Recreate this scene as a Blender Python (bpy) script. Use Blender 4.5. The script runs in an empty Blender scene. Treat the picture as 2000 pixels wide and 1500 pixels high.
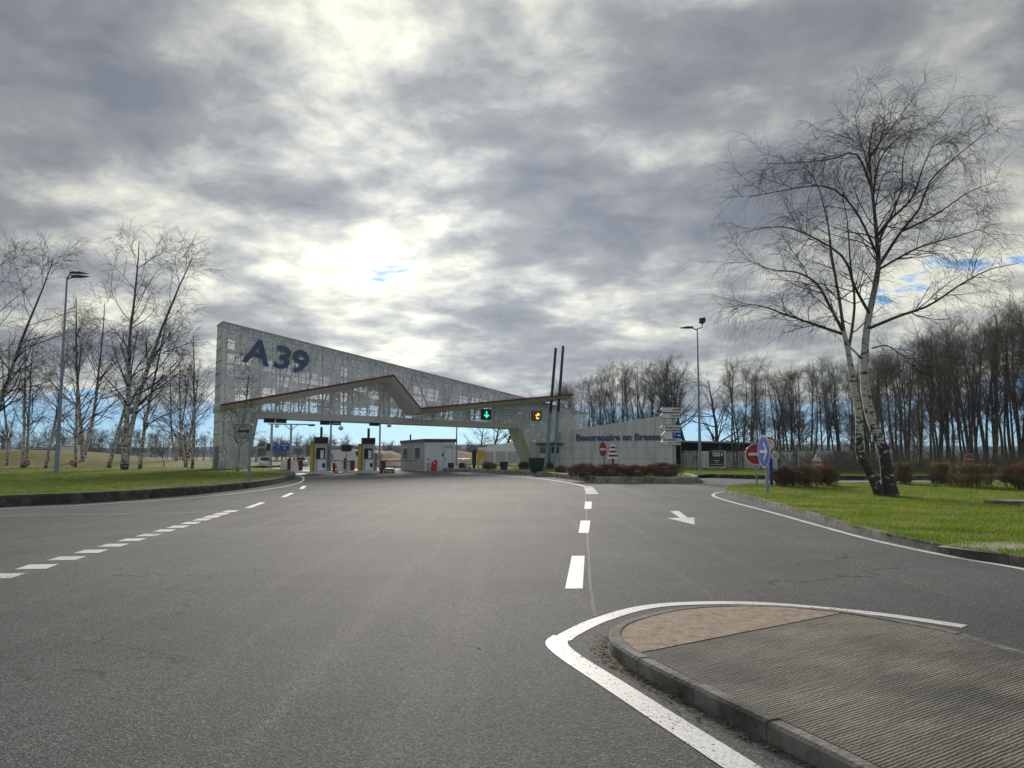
import bpy, bmesh, math, random
import numpy as np
from mathutils import Vector, Matrix
from mathutils.geometry import tessellate_polygon
R = math.radians
random.seed(7)
scene = bpy.context.scene
COL = scene.collection

# ------------------------------------------------------------------ camera
EYE = 1.6
FOC = 1500.0                      # focal length in photo pixels (photo 2000 x 1500)
PITCH = math.atan(141 / FOC)
cam_d = bpy.data.cameras.new('camera')
cam_d.sensor_fit = 'HORIZONTAL'
cam_d.sensor_width = 36.0
cam_d.lens = 36.0 * FOC / 2000.0
cam_d.clip_start = 0.1
cam_d.clip_end = 20000
cam = bpy.data.objects.new('camera', cam_d)
COL.objects.link(cam)
cam.location = (0, 0, EYE)
cam.rotation_euler = (math.pi / 2 + PITCH, 0, 0)
scene.camera = cam

# ------------------------------------------------------------------ world / sky
SUN_AZ = R(-6)      # measured from +Y towards +X
SUN_EL = R(15)
world = bpy.data.worlds.new('World')
scene.world = world
world.use_nodes = True
wn = world.node_tree
wn.nodes.clear()
def N(tree, typ, **kw):
    n = tree.nodes.new(typ)
    for k, v in kw.items():
        if k == 'inp':
            for i, val in v.items():
                n.inputs[i].default_value = val
        else:
            setattr(n, k, v)
    return n
def L(tree, a, b):
    tree.links.new(a, b)
def M(tree, op, a, b=None, c=None, clamp=False):
    n = tree.nodes.new('ShaderNodeMath'); n.operation = op; n.use_clamp = clamp
    for i, v in enumerate((a, b, c)):
        if v is None: continue
        if hasattr(v, 'is_linked') or hasattr(v, 'links'):
            tree.links.new(v, n.inputs[i])
        else:
            n.inputs[i].default_value = v
    return n.outputs[0]
def RAMP(tree, fac, stops, interp='LINEAR'):
    n = tree.nodes.new('ShaderNodeValToRGB')
    n.color_ramp.interpolation = interp
    e = n.color_ramp.elements
    while len(e) < len(stops): e.new(0.5)
    for el, (p, c) in zip(e, stops):
        el.position = p; el.color = (*c, 1) if len(c) == 3 else c
    tree.links.new(fac, n.inputs[0])
    return n.outputs[0]
def SMOOTH(tree, v, a, b):
    n = tree.nodes.new('ShaderNodeMapRange'); n.interpolation_type = 'SMOOTHSTEP'
    tree.links.new(v, n.inputs['Value'])
    n.inputs['From Min'].default_value = a; n.inputs['From Max'].default_value = b
    return n.outputs['Result']
def MIX(tree, fac, a, b, blend='MIX'):
    n = tree.nodes.new('ShaderNodeMix'); n.data_type = 'RGBA'; n.blend_type = blend
    for sock, v in ((n.inputs['Factor'], fac), (n.inputs['A'], a), (n.inputs['B'], b)):
        if hasattr(v, 'links'): tree.links.new(v, sock)
        elif isinstance(v, (int, float)): sock.default_value = v
        else: sock.default_value = (*v, 1)
    return n.outputs['Result']

def build_sky(t):
    out = N(t, 'ShaderNodeOutputWorld')
    bg = N(t, 'ShaderNodeBackground')
    L(t, bg.outputs[0], out.inputs[0])
    tc = N(t, 'ShaderNodeTexCoord')
    d = tc.outputs['Generated']
    sky = N(t, 'ShaderNodeTexSky', sky_type='NISHITA', sun_disc=False, sun_elevation=SUN_EL,
            sun_rotation=SUN_AZ, air_density=1.0, dust_density=0.1, ozone_density=4.0)
    sep = N(t, 'ShaderNodeSeparateXYZ'); L(t, d, sep.inputs[0])
    z = M(t, 'MAXIMUM', sep.outputs[2], 0.0)
    skyc = MIX(t, 1.0, sky.outputs[0], MIX(t, SMOOTH(t, z, 0.03, 0.24), (0.027, 0.044, 0.074), (0.062, 0.064, 0.066)), 'MULTIPLY')
    den = M(t, 'ADD', z, 0.20)
    comb = N(t, 'ShaderNodeCombineXYZ')
    L(t, M(t, 'DIVIDE', sep.outputs[0], den), comb.inputs[0])
    L(t, M(t, 'DIVIDE', sep.outputs[1], den), comb.inputs[1])
    p = comb.outputs[0]
    def noise(scale, detail, rough, off, dist=0.0, stretch=(1, 1, 1)):
        mp = N(t, 'ShaderNodeMapping'); L(t, p, mp.inputs[0])
        mp.inputs['Location'].default_value = off
        mp.inputs['Rotation'].default_value = (0, 0, R(28))
        mp.inputs['Scale'].default_value = stretch
        n = N(t, 'ShaderNodeTexNoise')
        L(t, mp.outputs[0], n.inputs['Vector'])
        n.inputs['Scale'].default_value = scale; n.inputs['Detail'].default_value = detail
        n.inputs['Roughness'].default_value = rough; n.inputs['Distortion'].default_value = dist
        return n.outputs[0]
    big = noise(0.95, 3, 0.5, (1.35, 4.2, 0), 0.2)
    mid = noise(2.3, 10, 0.58, (6.3, 9.2, 0), 0.2, (1.0, 1.0, 1))
    fine = noise(7.0, 7, 0.62, (5.0, 0.4, 0), 0.3, (1.0, 1.1, 1))
    th = M(t, 'ADD', M(t, 'MULTIPLY', big, 0.38), M(t, 'MULTIPLY', mid, 0.46))
    th = M(t, 'ADD', th, M(t, 'MULTIPLY', fine, 0.16))          # thickness, about 0.3 .. 0.7
    # the deck is thinnest towards its far edge and heaviest overhead
    th = M(t, 'ADD', th, M(t, 'MULTIPLY', M(t, 'SUBTRACT', SMOOTH(t, z, 0.06, 0.40), 0.62), 0.038))
    # angle to the sun
    sd = (math.sin(SUN_AZ) * math.cos(SUN_EL), math.cos(SUN_AZ) * math.cos(SUN_EL), math.sin(SUN_EL))
    dp = N(t, 'ShaderNodeVectorMath', operation='DOT_PRODUCT'); L(t, d, dp.inputs[0]); dp.inputs[1].default_value = sd
    c = M(t, 'MAXIMUM', dp.outputs['Value'], 0.0)
    glow = M(t, 'POWER', c, 14.0)
    cloud = RAMP(t, th, [(0.385, (0.60, 0.585, 0.48)), (0.435, (0.40, 0.40, 0.355)), (0.475, (0.272, 0.28, 0.272)),
                         (0.52, (0.178, 0.186, 0.195)), (0.60, (0.115, 0.125, 0.148))])
    gain = M(t, 'ADD', 0.80, M(t, 'MULTIPLY', glow, 0.55))
    gn = N(t, 'ShaderNodeVectorMath', operation='SCALE'); L(t, cloud, gn.inputs[0]); L(t, gain, gn.inputs['Scale'])
    cover = SMOOTH(t, th, 0.365, 0.405)
    # the deck breaks up towards the horizon, clear air below it
    low = SMOOTH(t, z, 0.03, 0.10)
    lown = SMOOTH(t, M(t, 'ADD', th, M(t, 'MULTIPLY', M(t, 'SUBTRACT', low, 0.5), 0.35)), 0.38, 0.52)
    cover = M(t, 'MULTIPLY', cover, M(t, 'MAXIMUM', lown, M(t, 'MULTIPLY', low, 0.75)))
    col = MIX(t, cover, skyc, gn.outputs[0])
    L(t, col, bg.inputs[0])
    bg.inputs[1].default_value = 1.0
build_sky(wn)

sun_d = bpy.data.lights.new('sun', 'SUN')
sun_d.energy = 2.4
sun_d.angle = R(12)
sun_d.color = (1.0, 0.94, 0.84)
sun = bpy.data.objects.new('sun', sun_d)
COL.objects.link(sun)
sun.rotation_euler = (math.pi / 2 - SUN_EL, 0, math.pi - SUN_AZ)
sun.location = (0, 0, 50)

scene.view_settings.view_transform = 'Standard'
scene.view_settings.look = 'None'
scene.view_settings.exposure = 0.95
scene.view_settings.gamma = 1
scene.view_settings.use_curve_mapping = False
scene.cycles.transparent_max_bounces = 24
scene.cycles.max_bounces = 6
scene.cycles.volume_bounces = 1

# ------------------------------------------------------------------ pixel helpers (photo pixels -> places)
CP, SP = math.cos(PITCH), math.sin(PITCH)
def ray(px, py):
    a, b = (px - 1000) / FOC, (750 - py) / FOC
    return Vector((a, CP - b * SP, SP + b * CP))
def G(px, py, z=0.0):
    r = ray(px, py)
    s = (z - EYE) / r.z
    return Vector((r.x * s, r.y * s, z))
def D(px, py, Y):
    r = ray(px, py)
    s = Y / r.y
    return Vector((r.x * s, Y, EYE + r.z * s))

# ------------------------------------------------------------------ materials
MATS = {}
def mat(name, cols, rough=0.8, scale=3.0, detail=6, bump=0.0, bscale=None, spec=0.3, metallic=0.0, stretch=(1, 1, 1), emis=0.0, speck=None, trans=0.0):
    m = bpy.data.materials.new(name); m.use_nodes = True
    t = m.node_tree; b = t.nodes['Principled BSDF']
    tc = N(t, 'ShaderNodeTexCoord'); mp = N(t, 'ShaderNodeMapping'); L(t, tc.outputs['Object'], mp.inputs[0])
    mp.inputs['Scale'].default_value = stretch
    n = N(t, 'ShaderNodeTexNoise', inp={'Scale': scale, 'Detail': detail, 'Roughness': 0.6}); L(t, mp.outputs[0], n.inputs['Vector'])
    k = len(cols)
    stops = [(0.32 + 0.36 * i / max(1, k - 1), c) for i, c in enumerate(cols)]
    colr = RAMP(t, n.outputs[0], stops)
    if speck:
        s_scale, s_col, s_thr = speck
        n2 = N(t, 'ShaderNodeTexNoise', inp={'Scale': s_scale, 'Detail': 2}); L(t, mp.outputs[0], n2.inputs['Vector'])
        colr = MIX(t, SMOOTH(t, n2.outputs[0], s_thr, s_thr + 0.05), colr, s_col)
    L(t, colr, b.inputs['Base Color'])
    b.inputs['Roughness'].default_value = rough
    b.inputs['Specular IOR Level'].default_value = spec
    b.inputs['Metallic'].default_value = metallic
    if emis:
        L(t, colr, b.inputs['Emission Color']); b.inputs['Emission Strength'].default_value = emis
    if bump:
        n3 = N(t, 'ShaderNodeTexNoise', inp={'Scale': bscale or scale * 4, 'Detail': 4}); L(t, mp.outputs[0], n3.inputs['Vector'])
        bp = N(t, 'ShaderNodeBump', inp={'Strength': bump, 'Distance': 0.02}); L(t, n3.outputs[0], bp.inputs['Height'])
        L(t, bp.outputs[0], b.inputs['Normal'])
    if trans:
        tl = N(t, 'ShaderNodeBsdfTranslucent'); L(t, colr, tl.inputs[0]); mx = N(t, 'ShaderNodeMixShader', inp={0: trans})
        L(t, b.outputs[0], mx.inputs[1]); L(t, tl.outputs[0], mx.inputs[2]); L(t, mx.outputs[0], t.nodes['Material Output'].inputs[0])
    MATS[name] = m
    return m
def asphalt():
    m = bpy.data.materials.new('asphalt'); m.use_nodes = True
    t = m.node_tree; b = t.nodes['Principled BSDF']
    tc = N(t, 'ShaderNodeTexCoord'); P = tc.outputs['Object']
    def nz(scale, detail=3, rough=0.6, stretch=None, rot=0):
        v = P
        if stretch:
            mp = N(t, 'ShaderNodeMapping'); L(t, P, mp.inputs[0]); mp.inputs['Scale'].default_value = stretch
            mp.inputs['Rotation'].default_value = (0, 0, rot); v = mp.outputs[0]
        n = N(t, 'ShaderNodeTexNoise', inp={'Scale': scale, 'Detail': detail, 'Roughness': rough}); L(t, v, n.inputs['Vector'])
        return n.outputs[0]
    patch = nz(0.22, 5)
    base = RAMP(t, patch, [(0.3, (0.082, 0.084, 0.089)), (0.5, (0.112, 0.114, 0.119)), (0.7, (0.150, 0.151, 0.155))])
    streak = nz(1.0, 5, 0.6, (1.6, 0.06, 1), R(8))
    base = MIX(t, M(t, 'MULTIPLY', SMOOTH(t, streak, 0.48, 0.72), 0.5), base, (0.19, 0.185, 0.18))
    agg = N(t, 'ShaderNodeTexVoronoi', feature='F1', inp={'Scale': 95.0}); L(t, P, agg.inputs['Vector'])
    sep = N(t, 'ShaderNodeSeparateColor'); L(t, agg.outputs['Color'], sep.inputs[0])
    stone = RAMP(t, sep.outputs[0], [(0.0, (0.38, 0.38, 0.38)), (0.55, (0.85, 0.85, 0.85)), (0.85, (1.35, 1.34, 1.32)), (1.0, (2.0, 1.98, 1.94))])
    base = MIX(t, 1.0, base, stone, 'MULTIPLY')
    # tar-filled fine cracks
    ck = N(t, 'ShaderNodeTexVoronoi', feature='DISTANCE_TO_EDGE', inp={'Scale': 0.22})
    wv = N(t, 'ShaderNodeTexNoise', inp={'Scale': 1.2, 'Detail': 6}); L(t, P, wv.inputs['Vector'])
    ad = N(t, 'ShaderNodeVectorMath', operation='MULTIPLY_ADD'); L(t, wv.outputs['Color'], ad.inputs[0]); ad.inputs[1].default_value = (1.8, 1.8, 0); L(t, P, ad.inputs[2])
    L(t, ad.outputs[0], ck.inputs['Vector'])
    crack = M(t, 'MULTIPLY', M(t, 'LESS_THAN', ck.outputs['Distance'], 0.0032), SMOOTH(t, nz(0.35, 2), 0.46, 0.56))
    stain = nz(0.55, 7, 0.7)
    base = MIX(t, M(t, 'MULTIPLY', SMOOTH(t, stain, 0.56, 0.72), 0.45), base, (0.055, 0.054, 0.054))
    base = MIX(t, M(t, 'MULTIPLY', crack, 0.8), base, (0.03, 0.03, 0.03))
    L(t, base, b.inputs['Base Color'])
    b.inputs['Roughness'].default_value = 0.88
    b.inputs['Specular IOR Level'].default_value = 0.16
    bp = N(t, 'ShaderNodeBump', inp={'Strength': 0.55, 'Distance': 0.006}); L(t, agg.outputs['Distance'], bp.inputs['Height'])
    L(t, bp.outputs[0], b.inputs['Normal'])
    MATS['asphalt'] = m
asphalt()
def paint():
    m = bpy.data.materials.new('road_paint'); m.use_nodes = True
    t = m.node_tree; b = t.nodes['Principled BSDF']
    tc = N(t, 'ShaderNodeTexCoord'); P = tc.outputs['Object']
    n = N(t, 'ShaderNodeTexNoise', inp={'Scale': 55.0, 'Detail': 3}); L(t, P, n.inputs['Vector'])
    n2 = N(t, 'ShaderNodeTexNoise', inp={'Scale': 1.5, 'Detail': 4}); L(t, P, n2.inputs['Vector'])
    w = M(t, 'ADD', n.outputs[0], M(t, 'MULTIPLY', n2.outputs[0], 0.5))
    col = RAMP(t, w, [(0.50, (0.30, 0.30, 0.295)), (0.62, (0.62, 0.62, 0.61)), (0.80, (0.80, 0.80, 0.79))])
    L(t, col, b.inputs['Base Color']); b.inputs['Roughness'].default_value = 0.6
    chip = N(t, 'ShaderNodeTexNoise', inp={'Scale': 24.0, 'Detail': 8, 'Roughness': 0.75}); L(t, P, chip.inputs['Vector'])
    n4 = N(t, 'ShaderNodeTexNoise', inp={'Scale': 0.9, 'Detail': 3}); L(t, P, n4.inputs['Vector'])
    gone = SMOOTH(t, M(t, 'ADD', chip.outputs[0], M(t, 'MULTIPLY', n4.outputs[0], 0.35)), 0.745, 0.81)
    tr = N(t, 'ShaderNodeBsdfTransparent'); mx = N(t, 'ShaderNodeMixShader'); L(t, gone, mx.inputs[0]); L(t, b.outputs[0], mx.inputs[1]); L(t, tr.outputs[0], mx.inputs[2]); L(t, mx.outputs[0], t.nodes['Material Output'].inputs[0])
    bp = N(t, 'ShaderNodeBump', inp={'Strength': 0.3, 'Distance': 0.004}); L(t, n.outputs[0], bp.inputs['Height']); L(t, bp.outputs[0], b.inputs['Normal'])
    MATS['paint'] = m
paint()
def ribbed():
    m = bpy.data.materials.new('ribbed_concrete'); m.use_nodes = True
    t = m.node_tree; b = t.nodes['Principled BSDF']
    tc = N(t, 'ShaderNodeTexCoord'); P = tc.outputs['Object']
    mp = N(t, 'ShaderNodeMapping'); L(t, P, mp.inputs[0]); mp.inputs['Rotation'].default_value = (0, 0, R(-33))
    n = N(t, 'ShaderNodeTexNoise', inp={'Scale': 1.0, 'Detail': 6, 'Roughness': 0.7})
    mp2 = N(t, 'ShaderNodeMapping'); L(t, mp.outputs[0], mp2.inputs[0]); mp2.inputs['Scale'].default_value = (2.2, 46, 1)
    L(t, mp2.outputs[0], n.inputs['Vector'])
    w = N(t, 'ShaderNodeTexWave', wave_type='BANDS', bands_direction='Y', inp={'Scale': 12.0, 'Distortion': 2.6, 'Detail': 3.0, 'Detail Scale': 2.0})
    L(t, mp.outputs[0], w.inputs['Vector'])
    big = N(t, 'ShaderNodeTexNoise', inp={'Scale': 1.1, 'Detail': 6}); L(t, P, big.inputs['Vector'])
    h = M(t, 'ADD', M(t, 'MULTIPLY', w.outputs['Fac'], 0.26), M(t, 'MULTIPLY', n.outputs[0], 0.74))
    c1 = RAMP(t, h, [(0.36, (0.03, 0.028, 0.024)), (0.49, (0.092, 0.087, 0.075)), (0.64, (0.22, 0.21, 0.185))])
    c2 = RAMP(t, big.outputs[0], [(0.36, (0.42, 0.42, 0.40)), (0.48, (0.85, 0.84, 0.79)), (0.64, (1.5, 1.43, 1.28))])
    L(t, MIX(t, 1.0, c1, c2, 'MULTIPLY'), b.inputs['Base Color'])
    b.inputs['Roughness'].default_value = 0.9
    bp = N(t, 'ShaderNodeBump', inp={'Strength': 0.8, 'Distance': 0.015}); L(t, h, bp.inputs['Height']); L(t, bp.outputs[0], b.inputs['Normal'])
    MATS['ribbed'] = m
ribbed()
def perforated(name, c, hole, scale, thr):
    m = bpy.data.materials.new(name); m.use_nodes = True
    t = m.node_tree; b = t.nodes['Principled BSDF']; out = t.nodes['Material Output']
    tc = N(t, 'ShaderNodeTexCoord'); P = tc.outputs['Object']
    v = N(t, 'ShaderNodeTexVoronoi', feature='DISTANCE_TO_EDGE', inp={'Scale': scale}); L(t, P, v.inputs['Vector'])
    n = N(t, 'ShaderNodeTexNoise', inp={'Scale': 0.6, 'Detail': 5}); L(t, P, n.inputs['Vector'])
    col = RAMP(t, n.outputs[0], [(0.35, tuple(x * 0.85 for x in c)), (0.65, tuple(min(1, x * 1.1) for x in c))])
    L(t, col, b.inputs['Base Color']); b.inputs['Roughness'].default_value = 0.55; b.inputs['Metallic'].default_value = 0.0
    tr = N(t, 'ShaderNodeBsdfTransparent'); mx = N(t, 'ShaderNodeMixShader')
    L(t, M(t, 'GREATER_THAN', v.outputs['Distance'], thr), mx.inputs[0]); L(t, b.outputs[0], mx.inputs[1]); L(t, tr.outputs[0], mx.inputs[2])
    L(t, mx.outputs[0], out.inputs[0])
    MATS[name] = m
perforated('perforated_front', (0.76, 0.78, 0.80), 0, 7.0, 0.14)
perforated('perforated_back', (0.74, 0.74, 0.74), 0, 7.0, 0.27)
def birch_bark(name, z0, z1, u0, u1, cut):
    m = bpy.data.materials.new(name); m.use_nodes = True
    t = m.node_tree; b = t.nodes['Principled BSDF']
    tc = N(t, 'ShaderNodeTexCoord'); P = tc.outputs['Object']
    mp = N(t, 'ShaderNodeMapping'); L(t, P, mp.inputs[0]); mp.inputs['Scale'].default_value = (1.7, 1.7, 3.4)
    n = N(t, 'ShaderNodeTexNoise', inp={'Scale': 2.2, 'Detail': 5, 'Roughness': 0.65}); L(t, mp.outputs[0], n.inputs['Vector'])
    sep = N(t, 'ShaderNodeSeparateXYZ'); L(t, P, sep.inputs[0])
    hgt = SMOOTH(t, sep.outputs[2], z0, z1)                 # old rugged bark at the foot, paper bark higher up
    thr = M(t, 'ADD', M(t, 'MULTIPLY', hgt, cut), 0.64)
    k = M(t, 'SUBTRACT', n.outputs[0], thr)
    k = SMOOTH(t, M(t, 'MULTIPLY', k, -1.0), -0.03, 0.05)     # 1 = dark
    up = SMOOTH(t, sep.outputs[2], u0, u1)
    k = M(t, 'MAXIMUM', k, M(t, 'MULTIPLY', up, 0.8))
    col = MIX(t, k, (0.52, 0.505, 0.47), (0.045, 0.04, 0.037))
    L(t, col, b.inputs['Base Color']); b.inputs['Roughness'].default_value = 0.85
    bp = N(t, 'ShaderNodeBump', inp={'Strength': 0.7, 'Distance': 0.03}); L(t, n.outputs[0], bp.inputs['Height']); L(t, bp.outputs[0], b.inputs['Normal'])
    MATS[name] = m
birch_bark('birch_bark', 0.6, 3.4, 6.0, 9.5, -0.205)
birch_bark('birch_bark_young', -0.6, 1.2, 6.0, 10.0, -0.17)
mat('grass', [(0.10, 0.085, 0.045), (0.09, 0.14, 0.018), (0.16, 0.185, 0.026), (0.25, 0.21, 0.05)], 0.95, 0.45, 8, 0.6, 30, spec=0.1)
mat('field', [(0.11, 0.12, 0.025), (0.17, 0.15, 0.04), (0.22, 0.17, 0.06)], 0.95, 0.05, 8, 0.4, 2, spec=0.05)
mat('rough_grass', [(0.10, 0.115, 0.025), (0.17, 0.155, 0.04), (0.24, 0.19, 0.065)], 0.95, 0.7, 9, 0.8, 6, spec=0.05)
mat('blades', [(0.11, 0.215, 0.02), (0.20, 0.285, 0.03), (0.33, 0.31, 0.075)], 0.7, 0.6, 4, spec=0.25, trans=0.45)
mat('brush', [(0.16, 0.085, 0.045), (0.22, 0.13, 0.07)], 0.95, 0.15, 6, spec=0.05)
mat('kerb_dark', [(0.03, 0.03, 0.028), (0.075, 0.073, 0.066), (0.15, 0.148, 0.135)], 0.9, 2.2, 8, 0.6, 20, speck=(7.0, (0.42, 0.42, 0.40), 0.68))
mat('kerb_grey', [(0.065, 0.062, 0.055), (0.15, 0.143, 0.127), (0.26, 0.25, 0.225)], 0.9, 2.5, 8, 0.5, 30)
mat('stone_wall', [(0.10, 0.10, 0.09), (0.28, 0.275, 0.25), (0.44, 0.43, 0.40)], 0.9, 1.6, 8, 0.5, 20)
mat('aggregate', [(0.17, 0.13, 0.10), (0.33, 0.25, 0.19), (0.44, 0.35, 0.27)], 0.9, 9.0, 12, 0.8, 70, speck=(55, (0.52, 0.43, 0.33), 0.58))
mat('concrete', [(0.52, 0.53, 0.54), (0.68, 0.69, 0.70), (0.77, 0.77, 0.78)], 0.85, 0.8, 8, 0.25, 12, stretch=(1.2, 1.2, 0.35))
mat('path', [(0.28, 0.26, 0.235), (0.38, 0.36, 0.33)], 0.9, 2.0, 6, 0.3, 30)
mat('white_wall', [(0.64, 0.69, 0.75), (0.74, 0.78, 0.83)], 0.7, 0.7, 6, spec=0.3, stretch=(1, 1, 0.4))
mat('cabin_side', [(0.42, 0.44, 0.46), (0.52, 0.535, 0.55)], 0.7, 0.7, 6, stretch=(1, 1, 0.4))
mat('beige', [(0.48, 0.465, 0.42), (0.56, 0.545, 0.50)], 0.8, 0.5, 6)
mat('soffit', [(0.55, 0.54, 0.51), (0.64, 0.63, 0.60)], 0.75, 0.5, 5)
mat('red_trim', [(0.13, 0.028, 0.024), (0.18, 0.036, 0.03)], 0.5, 1.0, 4)
mat('steel', [(0.28, 0.30, 0.33), (0.38, 0.40, 0.43)], 0.45, 3.0, 4, metallic=0.35, spec=0.5)
mat('blue_steel', [(0.20, 0.26, 0.36), (0.27, 0.33, 0.44)], 0.5, 2.0, 4, spec=0.5)
mat('frame_grey', [(0.16, 0.17, 0.18), (0.24, 0.25, 0.26)], 0.6, 2.0, 3)
mat('dark_metal', [(0.012, 0.013, 0.015), (0.03, 0.03, 0.033)], 0.5, 3.0, 3, spec=0.4)
mat('rubber', [(0.015, 0.015, 0.016), (0.03, 0.03, 0.03)], 0.8, 3.0, 3)
mat('letter_blue', [(0.065, 0.105, 0.20), (0.085, 0.13, 0.24)], 0.5, 1.5, 3)
mat('letter_slate', [(0.06, 0.10, 0.19), (0.12, 0.17, 0.27)], 0.6, 2.5, 5)
mat('sign_red', [(0.36, 0.012, 0.02), (0.42, 0.02, 0.028)], 0.4, 2.0, 3, spec=0.5)
mat('sign_blue', [(0.004, 0.055, 0.50), (0.008, 0.075, 0.60)], 0.5, 2.0, 3, spec=0.2)
mat('sign_white', [(0.72, 0.73, 0.74), (0.80, 0.80, 0.80)], 0.45, 3.0, 3, spec=0.5)
mat('sign_black', [(0.01, 0.01, 0.012), (0.02, 0.02, 0.022)], 0.5, 3.0, 3)
mat('sign_dark', [(0.035, 0.037, 0.045), (0.055, 0.055, 0.065)], 0.5, 3.0, 3)
mat('sign_back', [(0.38, 0.39, 0.40), (0.48, 0.49, 0.50)], 0.55, 3.0, 3, metallic=0.2)
mat('orange', [(0.75, 0.16, 0.02), (0.85, 0.22, 0.03)], 0.5, 3.0, 3)
mat('yellow', [(0.62, 0.40, 0.02), (0.72, 0.48, 0.03)], 0.5, 2.0, 3)
mat('olive_yellow', [(0.34, 0.27, 0.06), (0.45, 0.36, 0.09)], 0.6, 2.0, 3)
mat('bright_red', [(0.55, 0.02, 0.03), (0.68, 0.04, 0.045)], 0.4, 2.0, 3)
mat('dark_red', [(0.12, 0.018, 0.018), (0.18, 0.025, 0.022)], 0.5, 2.0, 3)
mat('planter_green', [(0.012, 0.028, 0.02), (0.03, 0.05, 0.036)], 0.6, 3.0, 5, stretch=(3, 3, 0.5), spec=0.4)
mat('twigs', [(0.035, 0.028, 0.024), (0.075, 0.06, 0.05)], 0.9, 1.0, 3, spec=0.1)
mat('twigs_brown', [(0.11, 0.095, 0.08), (0.20, 0.175, 0.145)], 0.9, 1.0, 3, spec=0.1)
mat('bark_dark', [(0.05, 0.045, 0.037), (0.11, 0.10, 0.082), (0.16, 0.155, 0.12)], 0.95, 2.5, 6, 0.6, 12, spec=0.1, stretch=(2, 2, 0.5))
mat('leaf_red', [(0.09, 0.038, 0.03), (0.165, 0.08, 0.055), (0.24, 0.155, 0.09)], 0.75, 1.6, 4, spec=0.2, trans=0.35)
mat('leaf_brown', [(0.10, 0.075, 0.04), (0.19, 0.145, 0.07), (0.28, 0.22, 0.11)], 0.8, 1.6, 4, spec=0.2, trans=0.35)
mat('leaf_green', [(0.02, 0.035, 0.012), (0.05, 0.075, 0.02), (0.12, 0.12, 0.045)], 0.7, 1.6, 4, spec=0.3, trans=0.3)
mat('hill_forest', [(0.03, 0.04, 0.028), (0.06, 0.065, 0.045)], 1.0, 0.004, 8, spec=0.0)
mat('car_white', [(0.72, 0.73, 0.74), (0.78, 0.78, 0.78)], 0.25, 1.0, 2, spec=0.5)
mat('chrome', [(0.5, 0.5, 0.52), (0.6, 0.6, 0.62)], 0.3, 2.0, 2, metallic=0.9)
mat('lens', [(0.6, 0.62, 0.65), (0.75, 0.76, 0.78)], 0.2, 2.0, 2)
mat('green_light', [(0.02, 0.9, 0.45), (0.05, 1.0, 0.55)], 0.5, 2.0, 2, emis=0.9)
mat('orange_light', [(1.0, 0.42, 0.02), (1.0, 0.5, 0.05)], 0.5, 2.0, 2, emis=1.0)
def glass():
    m = bpy.data.materials.new('glass_dark'); m.use_nodes = True
    b = m.node_tree.nodes['Principled BSDF']
    b.inputs['Base Color'].default_value = (0.03, 0.035, 0.045, 1); b.inputs['Roughness'].default_value = 0.08
    b.inputs['Specular IOR Level'].default_value = 0.8
    MATS['glass_dark'] = m
glass()

# ------------------------------------------------------------------ mesh helpers
def origin_of(o):
    p = Vector((0, 0, 0))
    while o is not None:
        p += Vector(o.location); o = o.parent
    return p
def link(me, name, m, parent=None, smooth=False):
    o = bpy.data.objects.new(name, me); COL.objects.link(o)
    if m: me.materials.append(MATS[m])
    if parent is not None: o.parent = parent
    if smooth: me.polygons.foreach_set('use_smooth', [True] * len(me.polygons))
    return o
def tag(o, label=None, cat=None, group=None, kind=None):
    if label: o['label'] = label
    if cat: o['category'] = cat
    if group: o['group'] = group
    if kind: o['kind'] = kind
    return o
def thing(name, label, cat, loc=(0, 0, 0), group=None):
    o = bpy.data.objects.new(name, None); COL.objects.link(o); o.location = loc; o.empty_display_size = 0.3
    return tag(o, label, cat, group)
def copy_tree(o, parent=None):
    c = o.copy(); COL.objects.link(c); c.parent = parent
    for ch in list(o.children): copy_tree(ch, c)
    return c
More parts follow.
